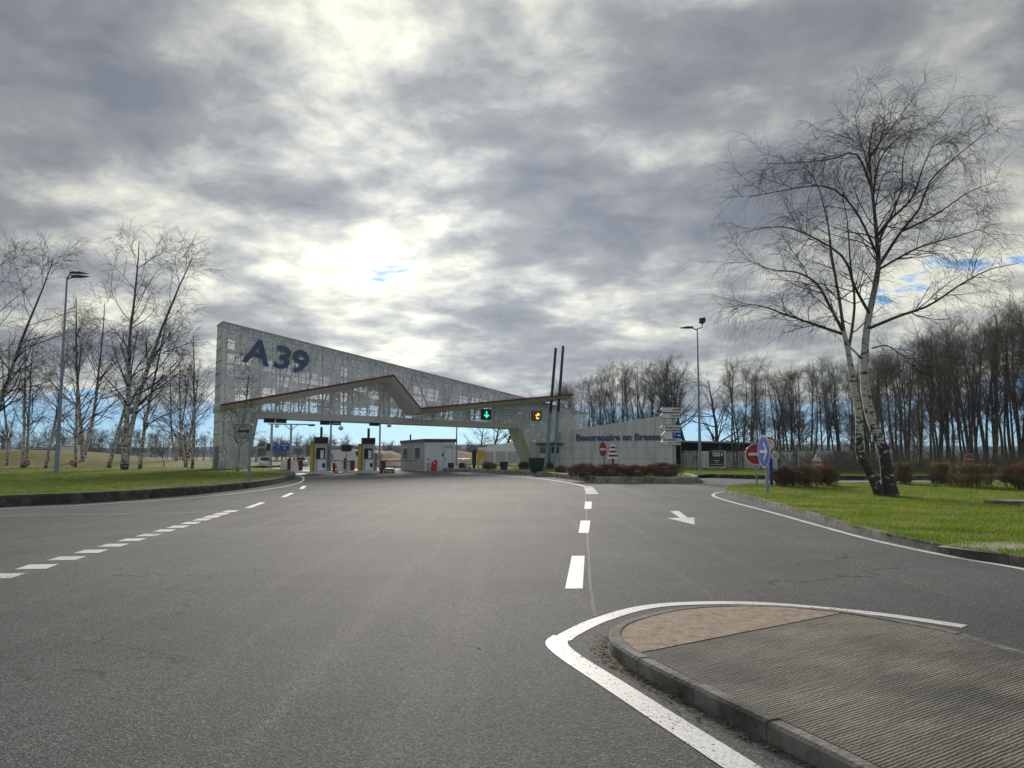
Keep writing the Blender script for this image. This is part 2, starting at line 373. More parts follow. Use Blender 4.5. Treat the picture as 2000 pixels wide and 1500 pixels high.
class MB:
    def __init__(s): s.v = []; s.f = []
    def add(s, vs, fs):
        k = len(s.v); s.v += [tuple(v) for v in vs]; s.f += [tuple(i + k for i in f) for f in fs]; return s
    def hexa(s, b, t):   # bottom 4 and top 4 points
        return s.add(list(b) + list(t), [(3, 2, 1, 0), (4, 5, 6, 7), (0, 1, 5, 4), (1, 2, 6, 5), (2, 3, 7, 6), (3, 0, 4, 7)])
    def box(s, c, size, rz=0.0, tilt=None):
        hx, hy, hz = size[0] / 2, size[1] / 2, size[2] / 2
        m = Matrix.Rotation(rz, 3, 'Z')
        if tilt is not None: m = m @ tilt
        c = Vector(c)
        pts = [c + m @ Vector(p) for p in ((-hx, -hy, -hz), (hx, -hy, -hz), (hx, hy, -hz), (-hx, hy, -hz), (-hx, -hy, hz), (hx, -hy, hz), (hx, hy, hz), (-hx, hy, hz))]
        return s.hexa(pts[:4], pts[4:])
    def bar(s, a, b, w, h=None):     # square bar from a to b
        a, b = Vector(a), Vector(b); h = h or w
        d = (b - a).normalized(); x = d.cross(Vector((0, 0, 1)))
        x = x.normalized() if x.length > 1e-4 else Vector((1, 0, 0)); y = x.cross(d)
        q = [x * w / 2 + y * h / 2, -x * w / 2 + y * h / 2, -x * w / 2 - y * h / 2, x * w / 2 - y * h / 2]
        return s.hexa([a + k for k in q], [b + k for k in q])
    def tube(s, pts, rad, n=10, caps=True):
        pts = [Vector(p) for p in pts]; rad = rad if hasattr(rad, '__len__') else [rad] * len(pts)
        k0 = len(s.v); ref = None
        for i, p in enumerate(pts):
            d = (pts[min(i + 1, len(pts) - 1)] - pts[max(i - 1, 0)]).normalized()
            if ref is None: ref = d.orthogonal().normalized()
            x = (ref - d * ref.dot(d)).normalized(); y = d.cross(x); ref = x
            for j in range(n):
                a = 2 * math.pi * j / n; s.v.append(tuple(p + (x * math.cos(a) + y * math.sin(a)) * rad[i]))
        for i in range(len(pts) - 1):
            for j in range(n):
                a, b = k0 + i * n + j, k0 + i * n + (j + 1) % n
                s.f.append((a, b, b + n, a + n))
        if caps:
            s.f.append(tuple(k0 + j for j in range(n))[::-1]); s.f.append(tuple(k0 + (len(pts) - 1) * n + j for j in range(n)))
        return s
    def lathe(s, c, prof, n=20):
        return s.tube([Vector(c) + Vector((0, 0, z)) for r, z in prof], [r for r, z in prof], n)
    def prism(s, poly, y0, y1, fr):   # poly in local (x,z), extruded along local y, fr maps (x,y,z)->world
        n = len(poly)
        a = [fr(x, y0, z) for x, z in poly]; b = [fr(x, y1, z) for x, z in poly]
        k = len(s.v); s.v += [tuple(p) for p in a + b]
        for tri in tessellate_polygon([[Vector((x, z, 0)) for x, z in poly]]):
            s.f.append(tuple(k + i for i in tri)); s.f.append(tuple(k + n + i for i in reversed(tri)))
        for i in range(n):
            j = (i + 1) % n; s.f.append((k + i, k + j, k + n + j, k + n + i))
        return s
    def build(s, name, m, parent=None, smooth=False):
        off = origin_of(parent)
        me = bpy.data.meshes.new(name)
        me.from_pydata([(v[0] - off.x, v[1] - off.y, v[2] - off.z) for v in s.v], [], s.f)
        bm = bmesh.new(); bm.from_mesh(me); bmesh.ops.recalc_face_normals(bm, faces=bm.faces); bm.to_mesh(me); bm.free()
        o = link(me, name, m, parent)
        if smooth:
            me.polygons.foreach_set('use_smooth', [True] * len(me.polygons))
            try: me.set_sharp_from_angle(angle=R(40))
            except Exception: pass
        return o
def disc_pts(r, n=28, rx=None):
    return [((rx or r) * math.cos(2 * math.pi * i / n), r * math.sin(2 * math.pi * i / n)) for i in range(n)]
def frame(loc, yaw, tilt=0.0):
    """local x = right as seen from the front, y = away from the front, z = up; yaw 0 faces the camera side (-Y)"""
    m = Matrix.Rotation(yaw, 3, 'Z') @ Matrix.Rotation(tilt, 3, 'Y'); loc = Vector(loc)
    return lambda x, y, z: loc + m @ Vector((x, y, z))
def mesh_np(name, verts, faces):
    me = bpy.data.meshes.new(name)
    k = faces.shape[1]
    me.vertices.add(len(verts)); me.vertices.foreach_set('co', np.ascontiguousarray(verts, dtype=np.float32).ravel())
    me.loops.add(faces.size); me.loops.foreach_set('vertex_index', np.ascontiguousarray(faces, dtype=np.int32).ravel())
    me.polygons.add(len(faces)); me.polygons.foreach_set('loop_start', np.arange(len(faces), dtype=np.int32) * k)
    me.update(calc_edges=True)
    return me
def crom(pts, n=8):
    P = [Vector(p) for p in pts]; out = []
    for i in range(len(P) - 1):
        p0, p1, p2, p3 = P[max(i - 1, 0)], P[i], P[i + 1], P[min(i + 2, len(P) - 1)]
        for k in range(n):
            t = k / n
            out.append(0.5 * ((2 * p1) + (p2 - p0) * t + (2 * p0 - 5 * p1 + 4 * p2 - p3) * t * t + (3 * p1 - p0 - 3 * p2 + p3) * t ** 3))
    out.append(P[-1]); return out
def normals2d(path):
    out = []
    for i in range(len(path)):
        d = path[min(i + 1, len(path) - 1)] - path[max(i - 1, 0)]; d.z = 0; d.normalize()
        out.append(Vector((-d.y, d.x, 0)))
    return out
def strip(path, w, z, name, m, parent, w2=None):
    """flat band along a path, centred"""
    nn = normals2d(path); v = []; f = []
    for i, (p, n) in enumerate(zip(path, nn)):
        k = w + ((w2 - w) * i / (len(path) - 1) if w2 else 0)
        v += [(p.x + n.x * k / 2, p.y + n.y * k / 2, z), (p.x - n.x * k / 2, p.y - n.y * k / 2, z)]
    for i in range(len(path) - 1): f.append((2 * i, 2 * i + 1, 2 * i + 3, 2 * i + 2))
    return MB().add(v, f).build(name, m, parent)
def sweep(path, prof, name, m, parent=None, smooth=False):
    """profile (offset to the left of travel, z) swept along a path"""
    nn = normals2d(path); v = []; f = []; k = len(prof)
    for p, n in zip(path, nn):
        for o, z in prof: v.append((p.x + n.x * o, p.y + n.y * o, p.z + z))
    for i in range(len(path) - 1):
        for j in range(k):
            a, b = i * k + j, i * k + (j + 1) % k; f.append((a, b, b + k, a + k))
    f.append(tuple(range(k))); f.append(tuple((len(path) - 1) * k + j for j in range(k))[::-1])
    return MB().add(v, f).build(name, m, parent, smooth)
def along(path, step):
    """cut a path into pieces about `step` long; returns lists of points"""
    out = []; cur = [path[0]]; acc = 0.0
    for a, b in zip(path, path[1:]):
        seg = (b - a).length; pos = 0.0
        while acc + (seg - pos) >= step:
            pos += step - acc; q = a + (b - a) * (pos / seg); cur.append(q); out.append(cur); cur = [q]; acc = 0.0
        acc += seg - pos
        if (b - cur[-1]).length > 1e-4: cur.append(b)
    if len(cur) > 1: out.append(cur)
    return out
def sheet(poly, z, name, m, kind='structure', parent=None):
    v = [(p[0], p[1], z) for p in poly]
    tris = tessellate_polygon([[Vector((p[0], p[1], 0)) for p in poly]])
    o = MB().add(v, [tuple(t) for t in tris]).build(name, m, parent)
    for pl in o.data.polygons:
        if pl.normal.z < 0: pl.flip()
    if parent is None: tag(o, kind=kind)
    return o
_text_cache = {}
def text_mb(txt, size, depth, fr, bold=0.0, align='CENTER', mbv=None, xs=1.0):
    cu = bpy.data.curves.new('t', 'FONT'); cu.body = txt; cu.size = size; cu.align_x = align; cu.align_y = 'CENTER'
    cu.extrude = depth / 2; cu.offset = bold; cu.resolution_u = 3
    ob = bpy.data.objects.new('t', cu); COL.objects.link(ob)
    dg = bpy.context.evaluated_depsgraph_get()
    me = bpy.data.meshes.new_from_object(ob.evaluated_get(dg))
    mb = mbv or MB()
    mb.add([fr(v.co.x * xs, -v.co.z, v.co.y) for v in me.vertices], [tuple(p.vertices) for p in me.polygons])
    bpy.data.objects.remove(ob); bpy.data.curves.remove(cu); bpy.data.meshes.remove(me)
    return mb

# ------------------------------------------------------------------ ground, road, lawns
ground = sheet([(-4000, -60), (4000, -60), (4000, 5000), (-4000, 5000)], -0.12, 'ground', 'field')
KZ = 0.30      # left lawn height
left_edge = crom([G(-900, 1075), G(-400, 1022), G(0, 990), G(200, 980), G(400, 964), G(520, 949), G(562, 939), G(577, 932.5), G(566, 926.5), G(535, 922), G(508, 919.5)], 8)
left_edge += [left_edge[-1] + Vector((-0.53, 0.848, 0)) * k for k in (8, 18, 40, 80)]
right_edge = crom([G(2900, 1260), G(2300, 1160), G(2000, 1104), G(1850, 1079), G(1700, 1044), G(1600, 1015), G(1500, 985), G(1440, 969), G(1419, 961), G(1432, 954), G(1480, 950), G(1560, 948.5)], 8)
right_back = [G(1700, 947.5), G(1900, 946), G(2200, 945), G(2900, 944)]
mid_edge = crom([G(700, 911), G(790, 915), G(870, 920.5), G(950, 923.5), G(1050, 929), G(1110, 936), G(1160, 942), G(1250, 943.5), G(1330, 943.5), G(1358, 942.5), G(1363, 938), G(1345, 934)], 6)
far_edge = crom([G(1338, 931.5), G(1400, 933.5), G(1490, 936), G(1640, 937.2), G(1900, 937.2), G(2300, 937), G(2900, 937)], 5)

road = sheet([(-60, -30), (60, -30), (90, 40), (90, 62), (30, 62), (16, 70), (-6, 110), (-40, 190), (-75, 190), (-44, 110), (-55, 80), (-70, 40)], 0.0, 'road', 'asphalt')

lawn_left = sheet([tuple(p[:2]) for p in left_edge] + [(-140, 160), (-140, 10)], KZ, 'lawn_left', 'grass')
lawn_right = sheet([tuple(p[:2]) for p in right_edge + right_back], 0.13, 'lawn_right', 'grass')
mid_far = [(22, 62), (32, 90), (32, 130), (-25, 150), (-31.5, 114)]
lawn_middle = sheet([tuple(p[:2]) for p in mid_edge] + mid_far, 0.22, 'lawn_middle', 'grass')
far_lawn = sheet([tuple(p[:2]) for p in far_edge] + [(160, 75), (110, 125), (40, 130), (22, 66)], 0.20, 'lawn_far', 'grass')
# concrete footpath between the bushes and the far road, gutters
path_o = strip([G(1510, 946.6), G(1640, 945.4), G(1760, 944.8), G(2100, 944)], 1.5, 0.15, 'footpath', 'path', None); tag(path_o, kind='structure')

def kerb(path, w, h, name, m, parent, side=1, bev=0.02, z0=-0.05, gap=0.0):
    path = [Vector((p.x, p.y, 0)) for p in path]
    """kerb whose outer face follows the path; side=1 body lies left of travel"""
    prof = [(0, z0), (0, h - bev), (side * bev, h), (side * (w - bev), h), (side * w, h - bev * 0.5), (side * w, z0)]
    return sweep(path, prof, name, m, parent)
def stones(path, step, w, h, name, m, parent, side, gap=0.012, jitter=0.004):
    for pc in along(path, step):
        L_ = sum((b - a).length for a, b in zip(pc, pc[1:]))
        if L_ < 0.15: continue
        d0 = (pc[1] - pc[0]).normalized(); d1 = (pc[-2] - pc[-1]).normalized()
        q = [pc[0] + d0 * gap / 2] + pc[1:-1] + [pc[-1] + d1 * gap / 2]
        kerb(q, w, h + random.uniform(-jitter, jitter), name, m, parent, side, 0.018)
# left lawn: tall dark slip-formed kerb, in long casts
for pc in along(left_edge, 6.0):
    kerb([p.copy() for p in pc], 0.30, KZ + 0.05, 'kerb', 'kerb_dark', lawn_left, 1, 0.05)
stones(right_edge, 1.0, 0.14, 0.15, 'kerb_stone', 'kerb_grey', lawn_right, 1)
for i, pc in enumerate(along(mid_edge, 6.2)):
    d0 = (pc[1] - pc[0]).normalized()
    pc[0] = pc[0] + d0 * 0.03
    kerb(pc, 0.32, 0.34 + 0.02 * (i % 2), 'kerb_block', 'stone_wall', lawn_middle, 1, 0.04)
for pc in along(far_edge, 8.0):
    kerb(pc, 0.25, 0.28, 'kerb', 'kerb_dark', far_lawn, 1, 0.04)

# near traffic island: kerb stones, ribbed concrete, aggregate end
KT = 0.115
isl = crom([G(x, y, KT) for x, y in ((2500, 1395), (2000, 1270), (1885, 1236), (1760, 1211), (1650, 1193), (1525, 1181.5), (1420, 1180), (1320, 1187), (1245, 1203), (1203, 1219), (1189, 1237), (1201, 1258), (1250, 1288), (1400, 1362), (1620, 1467), (1900, 1612), (2400, 1850))], 6)
island = sheet([tuple(p[:2]) for p in isl], 0.06, 'traffic_island', 'ribbed')
stones(isl, 0.72, 0.11, 0.115, 'kerb_stone', 'kerb_grey', island, 1, 0.008)
def inset(path, w):
    nn = normals2d(path); return [p + n * w for p, n in zip(path, nn)]
inner = inset(isl, 0.108)
sheet([tuple(p[:2]) for p in inner], 0.108, 'ribbed_slab', 'ribbed', parent=island)
# aggregate cap at the tip: the part of the inner outline left of a slanted joint
a, b = G(1330, 1262, 0.11), G(1680, 1196, 0.11)
def left_of(p): return (b - a).x * (p.y - a.y) - (b - a).y * (p.x - a.x)
a2 = a + (a - b) * 0.55
tip = [p for p in inner if left_of(p) > 0]
sheet([tuple(p[:2]) for p in tip], 0.112, 'aggregate_cap', 'aggregate', parent=island)

# ------------------------------------------------------------------ road markings (pieces of the road)
def quad_px(q, z=0.004, name='road_marking'):
    return sheet([tuple(G(x, y)[:2]) for x, y in q], z, name, 'paint', parent=road)
def line_px(pts, w, n=8, z=0.004, w2=None, m='paint', name='road_marking'):
    return strip(crom([G(x, y) for x, y in pts], n), w, z, name, m, road, w2)
line_px([(1884, 1224), (1700, 1198), (1500, 1180), (1360, 1178.5), (1260, 1186.5), (1175, 1210), (1118, 1236), (1097, 1250)], 0.17)
line_px([(1100, 1243), (1087, 1257), (1112, 1282), (1200, 1339), (1300, 1404), (1400, 1468), (1520, 1546), (1700, 1660)], 0.19, z=0.0045)
line_px([(2300, 1176), (2000, 1112), (1850, 1086), (1700, 1054), (1600, 1027), (1500, 999), (1430, 981), (1396, 970), (1396, 964), (1420, 959.5), (1455, 957)], 0.14)
for q in ([(1104, 1150), (1138, 1150), (1142, 1086), (1117, 1086)], [(1130, 1041), (1150, 1041), (1153, 1017), (1134, 1017)], [(1141, 994), (1155, 994), (1156, 980), (1143, 980)]):
    quad_px(q)
for i in range(6):
    y = 964.5 - i * 2.5; quad_px([(1145 - i * 0.6, y), (1170 - i * 2.2, y), (1167 - i * 2.2, y - 1.5), (1143 - i * 0.6, y - 1.5)])
line_px([(1142, 950), (1110, 943), (1050, 934.5), (980, 929), (900, 925), (840, 921)], 0.14)
line_px([(1165, 948.5), (1300, 949.5), (1420, 951.5), (1500, 953)], 0.14, z=0.0035)
quad_px([(1303, 1012), (1357, 1025), (1356, 1011), (1343, 1011.5), (1326, 998), (1309, 998.5), (1328, 1011.5)])
line_px([(-500, 1030), (0, 994), (200, 984.5), (400, 970), (520, 956), (575, 946), (592, 938), (590, 931), (575, 926)], 0.13)
for q in ([(477, 992.5), (489, 992.5), (519, 981.5), (507, 981.5)], [(548, 971), (558, 971), (575, 963), (566, 963)], [(584, 955), (593, 955), (599, 949), (591, 949)]):
    quad_px(q)
bars = [(-60, 52, 1119.5, 1131), (28, 115, 1102, 1112.5), (91, 170, 1086.5, 1095), (143, 213, 1073.5, 1081), (189, 253, 1062, 1068.4), (228, 288, 1051.5, 1057.4),
        (264, 318, 1042.4, 1048), (297, 345, 1034, 1039.2), (324, 372, 1026.3, 1031.5), (351, 394, 1019.3, 1024), (374, 415, 1012.6, 1017.5), (394, 435, 1006.7, 1011.6), (413, 451, 1001.4, 1006), (431, 468, 996.9, 1000.5)]
for x0, x1, y0, y1 in bars:
    w = x1 - x0; quad_px([(x0, y1), (x0 + 0.72 * w, y1 - 0.12 * (y1 - y0)), (x1, y0), (x0 + 0.33 * w, y0 + 0.1 * (y1 - y0))])
line_px([(-200, 1012), (0, 1007), (250, 1003.5), (420, 999.6)], 0.05, z=0.003)
line_px([(560, 1034), (620, 1017), (690, 998), (760, 983)], 0.02, z=0.002, m='path', name='scuff_line')
line_px([(1163, 1204), (1157, 1170), (1152, 1130), (1150, 1080), (1146, 1030), (1145, 990), (1143, 966)], 0.04, z=0.0025, m='rubber', name='joint_crack')
line_px([(1160, 1204), (1154, 1165), (1155, 1130), (1148, 1080), (1144, 1030)], 0.02, z=0.003, m='kerb_grey', name='joint_crack')
# zebra-like white pads at the lanes
for q in ([(545, 921.5), (590, 927), (606, 925), (560, 919.8)], [(604, 922.5), (622, 926), (644, 924.6), (622, 921.4)], [(655, 921), (672, 924), (700, 922), (682, 919.6)]):
    quad_px(q)

# ------------------------------------------------------------------ far terrain
def ridge(name, Y, base, amp, seed, x0=-2600, x1=2600, depth=700, m='hill_forest', n=160):
    rng = np.random.default_rng(seed); xs = np.linspace(x0, x1, n)
    h = np.zeros(n)
    for k in range(1, 9):
        h += np.sin(xs / (900 / k) + rng.uniform(0, 6.28)) * (1 / k ** 1.1)
    h = base + amp * h / 2.2
    rows = []
    for j, f in enumerate((0.0, 0.45, 0.8, 1.0, 0.9, 0.0)):
        rows.append(np.stack([xs, np.full(n, Y + depth * (j - 3) / 3), np.maximum(-2, h * f - 1)], 1))
    v = np.concatenate(rows); F = []
    for j in range(5):
        for i in range(n - 1): F.append((j * n + i, j * n + i + 1, (j + 1) * n + i + 1, (j + 1) * n + i))
    o = link(mesh_np(name, v, np.array(F)), name, m, None, True); tag(o, kind='structure'); return o
ridge('hills', 3000, 44, 12, 3)
ridge('hills_near', 2000, 17, 7, 11)
# grassy embankment behind the left birches
xs = np.linspace(-130, -34, 40); ys = np.linspace(84, 140, 22)
vv = []
for y in ys:
    for x in xs:
        k = min(1, max(0, (-42 - x) / 30)); s = 0.5 - 0.5 * math.cos(math.pi * min(1, max(0, (y - 86) / 22))); e = 1 - min(1, max(0, (y - 122) / 18))
        vv.append((x, y, 0.28 + 2.2 * (k * k * (3 - 2 * k)) * s * e + 0.06 * math.sin(x * 0.7) * math.sin(y * 0.5) * s))
nx = len(xs); ff = [(j * nx + i, j * nx + i + 1, (j + 1) * nx + i + 1, (j + 1) * nx + i) for j in range(len(ys) - 1) for i in range(nx - 1)]
tag(link(mesh_np('embankment', np.array(vv), np.array(ff)), 'embankment', 'rough_grass', None, True), kind='structure')
# rough brown brush bank beyond the lanes
xs = np.linspace(-40, 4, 60); ys = np.linspace(112, 150, 16); vv = []
rg = random.Random(4)
for y in ys:
    for x in xs:
        s = math.sin(math.pi * min(1, max(0, (y - 112) / 38))); ex = min(1, max(0, (x + 27 + (y - 112) * 0.6) / 8)) * min(1, max(0, (4 - x) / 6))
        vv.append((x, y, -0.1 + (2.1 + 0.5 * math.sin(x * 0.5)) * s * ex + rg.uniform(-0.18, 0.18) * ex))
nx = len(xs); ff = [(j * nx + i, j * nx + i + 1, (j + 1) * nx + i + 1, (j + 1) * nx + i) for j in range(len(ys) - 1) for i in range(nx - 1)]
tag(link(mesh_np('brush_bank', np.array(vv), np.array(ff)), 'brush_bank', 'brush', None, False), kind='structure')

# ------------------------------------------------------------------ bare trees
def grow(starts, dirs, lens, r0, nseg, wob, grav, rng, taper=0.25):
    n = len(starts); p = np.array(starts, float); d = np.array(dirs, float)
    pts = [p.copy()]; step = (np.asarray(lens, float) / nseg)[:, None]
    for k in range(nseg):
        d = d + rng.normal(0, wob, (n, 3)); g = grav * (0.4 + (k + 1) / nseg); d[:, 2] += g
        d /= np.linalg.norm(d, axis=1, keepdims=True)
        p = p + d * step; pts.append(p.copy())
    P = np.stack(pts, 1); t = np.linspace(0, 1, nseg + 1)[None, :]
    rad = np.asarray(r0, float)[:, None] * (1 - (1 - taper) * t)
    return P, rad
def spawn(P, rad, count, t0, t1, ang, ang_sd, rng, lenf, rfac, sort_up=None):
    n, k, _ = P.shape
    idx = np.repeat(np.arange(n), count); m = len(idx)
    t = rng.uniform(t0, t1, m); f = t * (k - 1); i = np.minimum(f.astype(int), k - 2); w = (f - i)[:, None]
    a, b = P[idx, i], P[idx, i + 1]; pos = a * (1 - w) + b * w
    tan = b - a; tan /= np.linalg.norm(tan, axis=1, keepdims=True) + 1e-9
    rv = rng.normal(0, 1, (m, 3)); perp = rv - tan * (rv * tan).sum(1, keepdims=True); perp /= np.linalg.norm(perp, axis=1, keepdims=True)
    an = np.radians(rng.normal(ang, ang_sd, m))[:, None]
    d = tan * np.cos(an) + perp * np.sin(an)
    r = (rad[idx, i] * (1 - w[:, 0]) + rad[idx, i + 1] * w[:, 0]) * rfac
    return pos, d, lenf(t, idx, rng, m), r
def tubes(sets, sides):
    V, F, k0 = [], [], 0
    for P, rad in sets:
        n, k, _ = P.shape
        T = np.empty_like(P); T[:, 1:-1] = P[:, 2:] - P[:, :-2]; T[:, 0] = P[:, 1] - P[:, 0]; T[:, -1] = P[:, -1] - P[:, -2]
        T /= np.linalg.norm(T, axis=2, keepdims=True) + 1e-9
        ref = np.where(np.abs(T[:, :1, 2:3]) > 0.8, np.array([1.0, 0.13, 0]), np.array([0.1, 0.05, 1.0]))
        X = np.cross(T, np.broadcast_to(ref, T.shape)); X /= np.linalg.norm(X, axis=2, keepdims=True) + 1e-9; Y = np.cross(T, X)
        an = np.arange(sides) * 2 * np.pi / sides
        ring = P[:, :, None, :] + rad[:, :, None, None] * (X[:, :, None, :] * np.cos(an)[None, None, :, None] + Y[:, :, None, :] * np.sin(an)[None, None, :, None])
        V.append(ring.reshape(-1, 3))
        b = (np.arange(n)[:, None, None] * k + np.arange(k - 1)[None, :, None]) * sides; j = np.arange(sides)[None, None, :]; j2 = (j + 1) % sides
        F.append((np.stack([b + j, b + j2, b + sides + j2, b + sides + j], -1) + k0).reshape(-1, 4)); k0 += n * k * sides
    return np.concatenate(V), np.concatenate(F)
def resample(pts, n):
    pts = [Vector(p) for p in pts]; c = crom(pts, 12); L_ = [0]
    for a_, b_ in zip(c, c[1:]): L_.append(L_[-1] + (b_ - a_).length)
    out = []; j = 0
    for i in range(n):
        s = L_[-1] * i / (n - 1)
        while j < len(c) - 2 and L_[j + 1] < s: j += 1
        u = (s - L_[j]) / max(1e-6, L_[j + 1] - L_[j]); out.append(c[j] + (c[j + 1] - c[j]) * min(1, u))
    return np.array([tuple(p) for p in out])

def tree_meshes(kind, seed, H):
    """returns (trunk mesh, crown mesh) of a bare tree of height H at the origin"""
    rng = np.random.default_rng(seed)
    if kind == 'birch':
        ns = rng.integers(1, 3); S = np.zeros((ns, 3)); S[:, :2] = rng.normal(0, 0.12, (ns, 2))
        d = np.stack([rng.normal(0, 0.035, ns), rng.normal(0, 0.035, ns), np.ones(ns)], 1)
        if ns > 1: d[:, 0] += np.linspace(-0.06, 0.06, ns)
        T, tr = grow(S, d, np.full(ns, H * 0.96), np.full(ns, H * 0.0125), 14, 0.028, 0.03, rng, 0.12)
        c1, a1, l1, g1 = 22, 46, lambda t, i, r, m: H * (0.40 - 0.26 * t) * r.uniform(0.7, 1.15, m), 0.0
        t0 = 0.22; gr = (0.045, -0.02, -0.15)
    elif kind == 'poplar':
        ns = rng.integers(1, 4); S = np.zeros((ns, 3)); S[:, :2] = rng.normal(0, 0.25, (ns, 2))
        d = np.stack([rng.normal(0, 0.07, ns), rng.normal(0, 0.07, ns), np.ones(ns)], 1)
        T, tr = grow(S, d, H * rng.uniform(0.85, 0.98, ns), np.full(ns, H * 0.0105), 14, 0.03, 0.012, rng, 0.15)
        c1, a1, l1 = 20, 36, lambda t, i, r, m: H * (0.26 - 0.14 * t) * r.uniform(0.6, 1.2, m)
        t0 = 0.25; gr = (0.07, 0.03, 0.01)
    else:  # spreading
        T, tr = grow(np.zeros((1, 3)), np.array([[0.03, 0, 1]]), [H * 0.8], [H * 0.021], 12, 0.06, 0.01, rng, 0.15)
        c1, a1, l1 = 20, 56, lambda t, i, r, m: H * (0.55 - 0.36 * t) * r.uniform(0.75, 1.15, m)
        t0 = 0.2; gr = (0.05, 0.02, 0.0)
    s, d, l, r = spawn(T, tr, c1, t0, 0.98, a1, 10, rng, l1, 0.36 if kind == 'birch' else 0.45)
    B, br = grow(s, d, l, np.maximum(r, 0.012), 8, 0.10, gr[0], rng, 0.2)
    s, d, l, r = spawn(B, br, 8, 0.15, 1.0, 38, 12, rng, lambda t, i, q, m: H * 0.11 * q.uniform(0.6, 1.2, m) * (1.1 - 0.4 * t), 0.55)
    C, cr = grow(s, d, l, np.maximum(r, 0.011), 5, 0.13, gr[1], rng, 0.4)
    s, d, l, r = spawn(C, cr, 6, 0.15, 1.0, 36, 14, rng, lambda t, i, q, m: H * (0.062 if kind == 'birch' else 0.05) * q.uniform(0.5, 1.3, m), 0.6)
    E, er = grow(s, d, l, np.maximum(np.minimum(r, 0.010), 0.0072), 4, 0.14, gr[2], rng, 0.5)
    # the first third of the thick limbs belongs to the trunk's bark
    tv, tf = tubes([(T, tr)], 8)
    cv, cf = tubes([(B, br)], 5); dv, df = tubes([(C, cr), (E, er)], 3)
    cv2 = np.concatenate([cv, dv]); cf2 = np.concatenate([cf, df + len(cv)])
    tm = mesh_np('trunk', tv, tf); tm.polygons.foreach_set('use_smooth', [True] * len(tm.polygons))
    return tm, mesh_np('crown', cv2, cf2)
def make_tree(name, kind, seed, H, bark, twig):
    root = bpy.data.objects.new(name, None); COL.objects.link(root)
    tm, cm = tree_meshes(kind, seed, H)
    link(tm, 'trunk', bark, root); link(cm, 'crown', twig, root)
    return root
def plant(proto, loc, H0, H, rz, label, cat='tree', group=None, first=set(), lean=(0, 0)):
    if proto.name not in first: first.add(proto.name); o = proto
    else: o = copy_tree(proto)
    o.location = loc; o.rotation_euler = (lean[0], lean[1], rz); k = H / H0; o.scale = (k * random.uniform(0.95, 1.1), k * random.uniform(0.95, 1.1), k)
    return tag(o, label, cat, group)
birches = [make_tree('birch_tree', 'birch', 20 + i, 16, 'birch_bark_young', 'twigs') for i in range(4)]
poplars = [make_tree('woodland_tree', 'poplar', 40 + i, 15, 'bark_dark', 'twigs_brown') for i in range(4)]
oaks = [make_tree('spreading_tree', 'oak', 60 + i, 15, 'bark_dark', 'twigs') for i in range(2)]

def px_h(Y, ytop, z=0.0): return D(1000, ytop, Y).z - z
# left birches: (base x, depth, top y, proto, label)
lefts = [(-35, 58, 470, 0, 'tall birch with a bare crown beyond the left end of the lawn kerb', 0.10),
         (20, 92, 690, 1, 'slender birch beside the left no-entry disc', 0),
         (47, 86, 660, 2, 'thin pale birch nearest the left no-entry disc', 0),
         (90, 82, 650, 3, 'birch with several stems beside the tall lamp post', 0),
         (152, 90, 640, 1, 'thin birch by the second no-entry disc on the lawn', 0),
         (160, 100, 570, 2, 'far birch rising behind the lamp post arms', 0),
         (213, 84, 620, 3, 'white stemmed birch standing left of the dark based birch', -0.05),
         (246, 75, 462, 0, 'largest birch on the left lawn with a dark rugged base', 0.0),
         (271, 78, 600, 1, 'white birch just right of the dark based birch', 0.03),
         (345, 120, 700, 2, 'small far birch behind the blue disc sign', 0),
         (364, 90, 690, 2, 'dark stemmed birch behind the no-entry sign near the portal', 0),
         (376, 80, 640, 3, 'white birch nearest the end wall of the toll portal', 0.02)]
for x, Y, yt, k, lab, ln in lefts:
    p = D(x, 900, Y); z = KZ - 0.05
    plant(birches[k], (p.x, Y, z), 16, px_h(Y, yt, z), random.uniform(0, 6.28), lab, 'tree', 'birches on the left lawn', lean=(0, ln))
p = G(459, 921, KZ)
plant(birches[1], (p.x, p.y, KZ - 0.05), 16, px_h(p.y, 690, KZ), 1.0, 'small birch with twiggy crown in front of the portal leg', 'tree', 'birches on the left lawn')

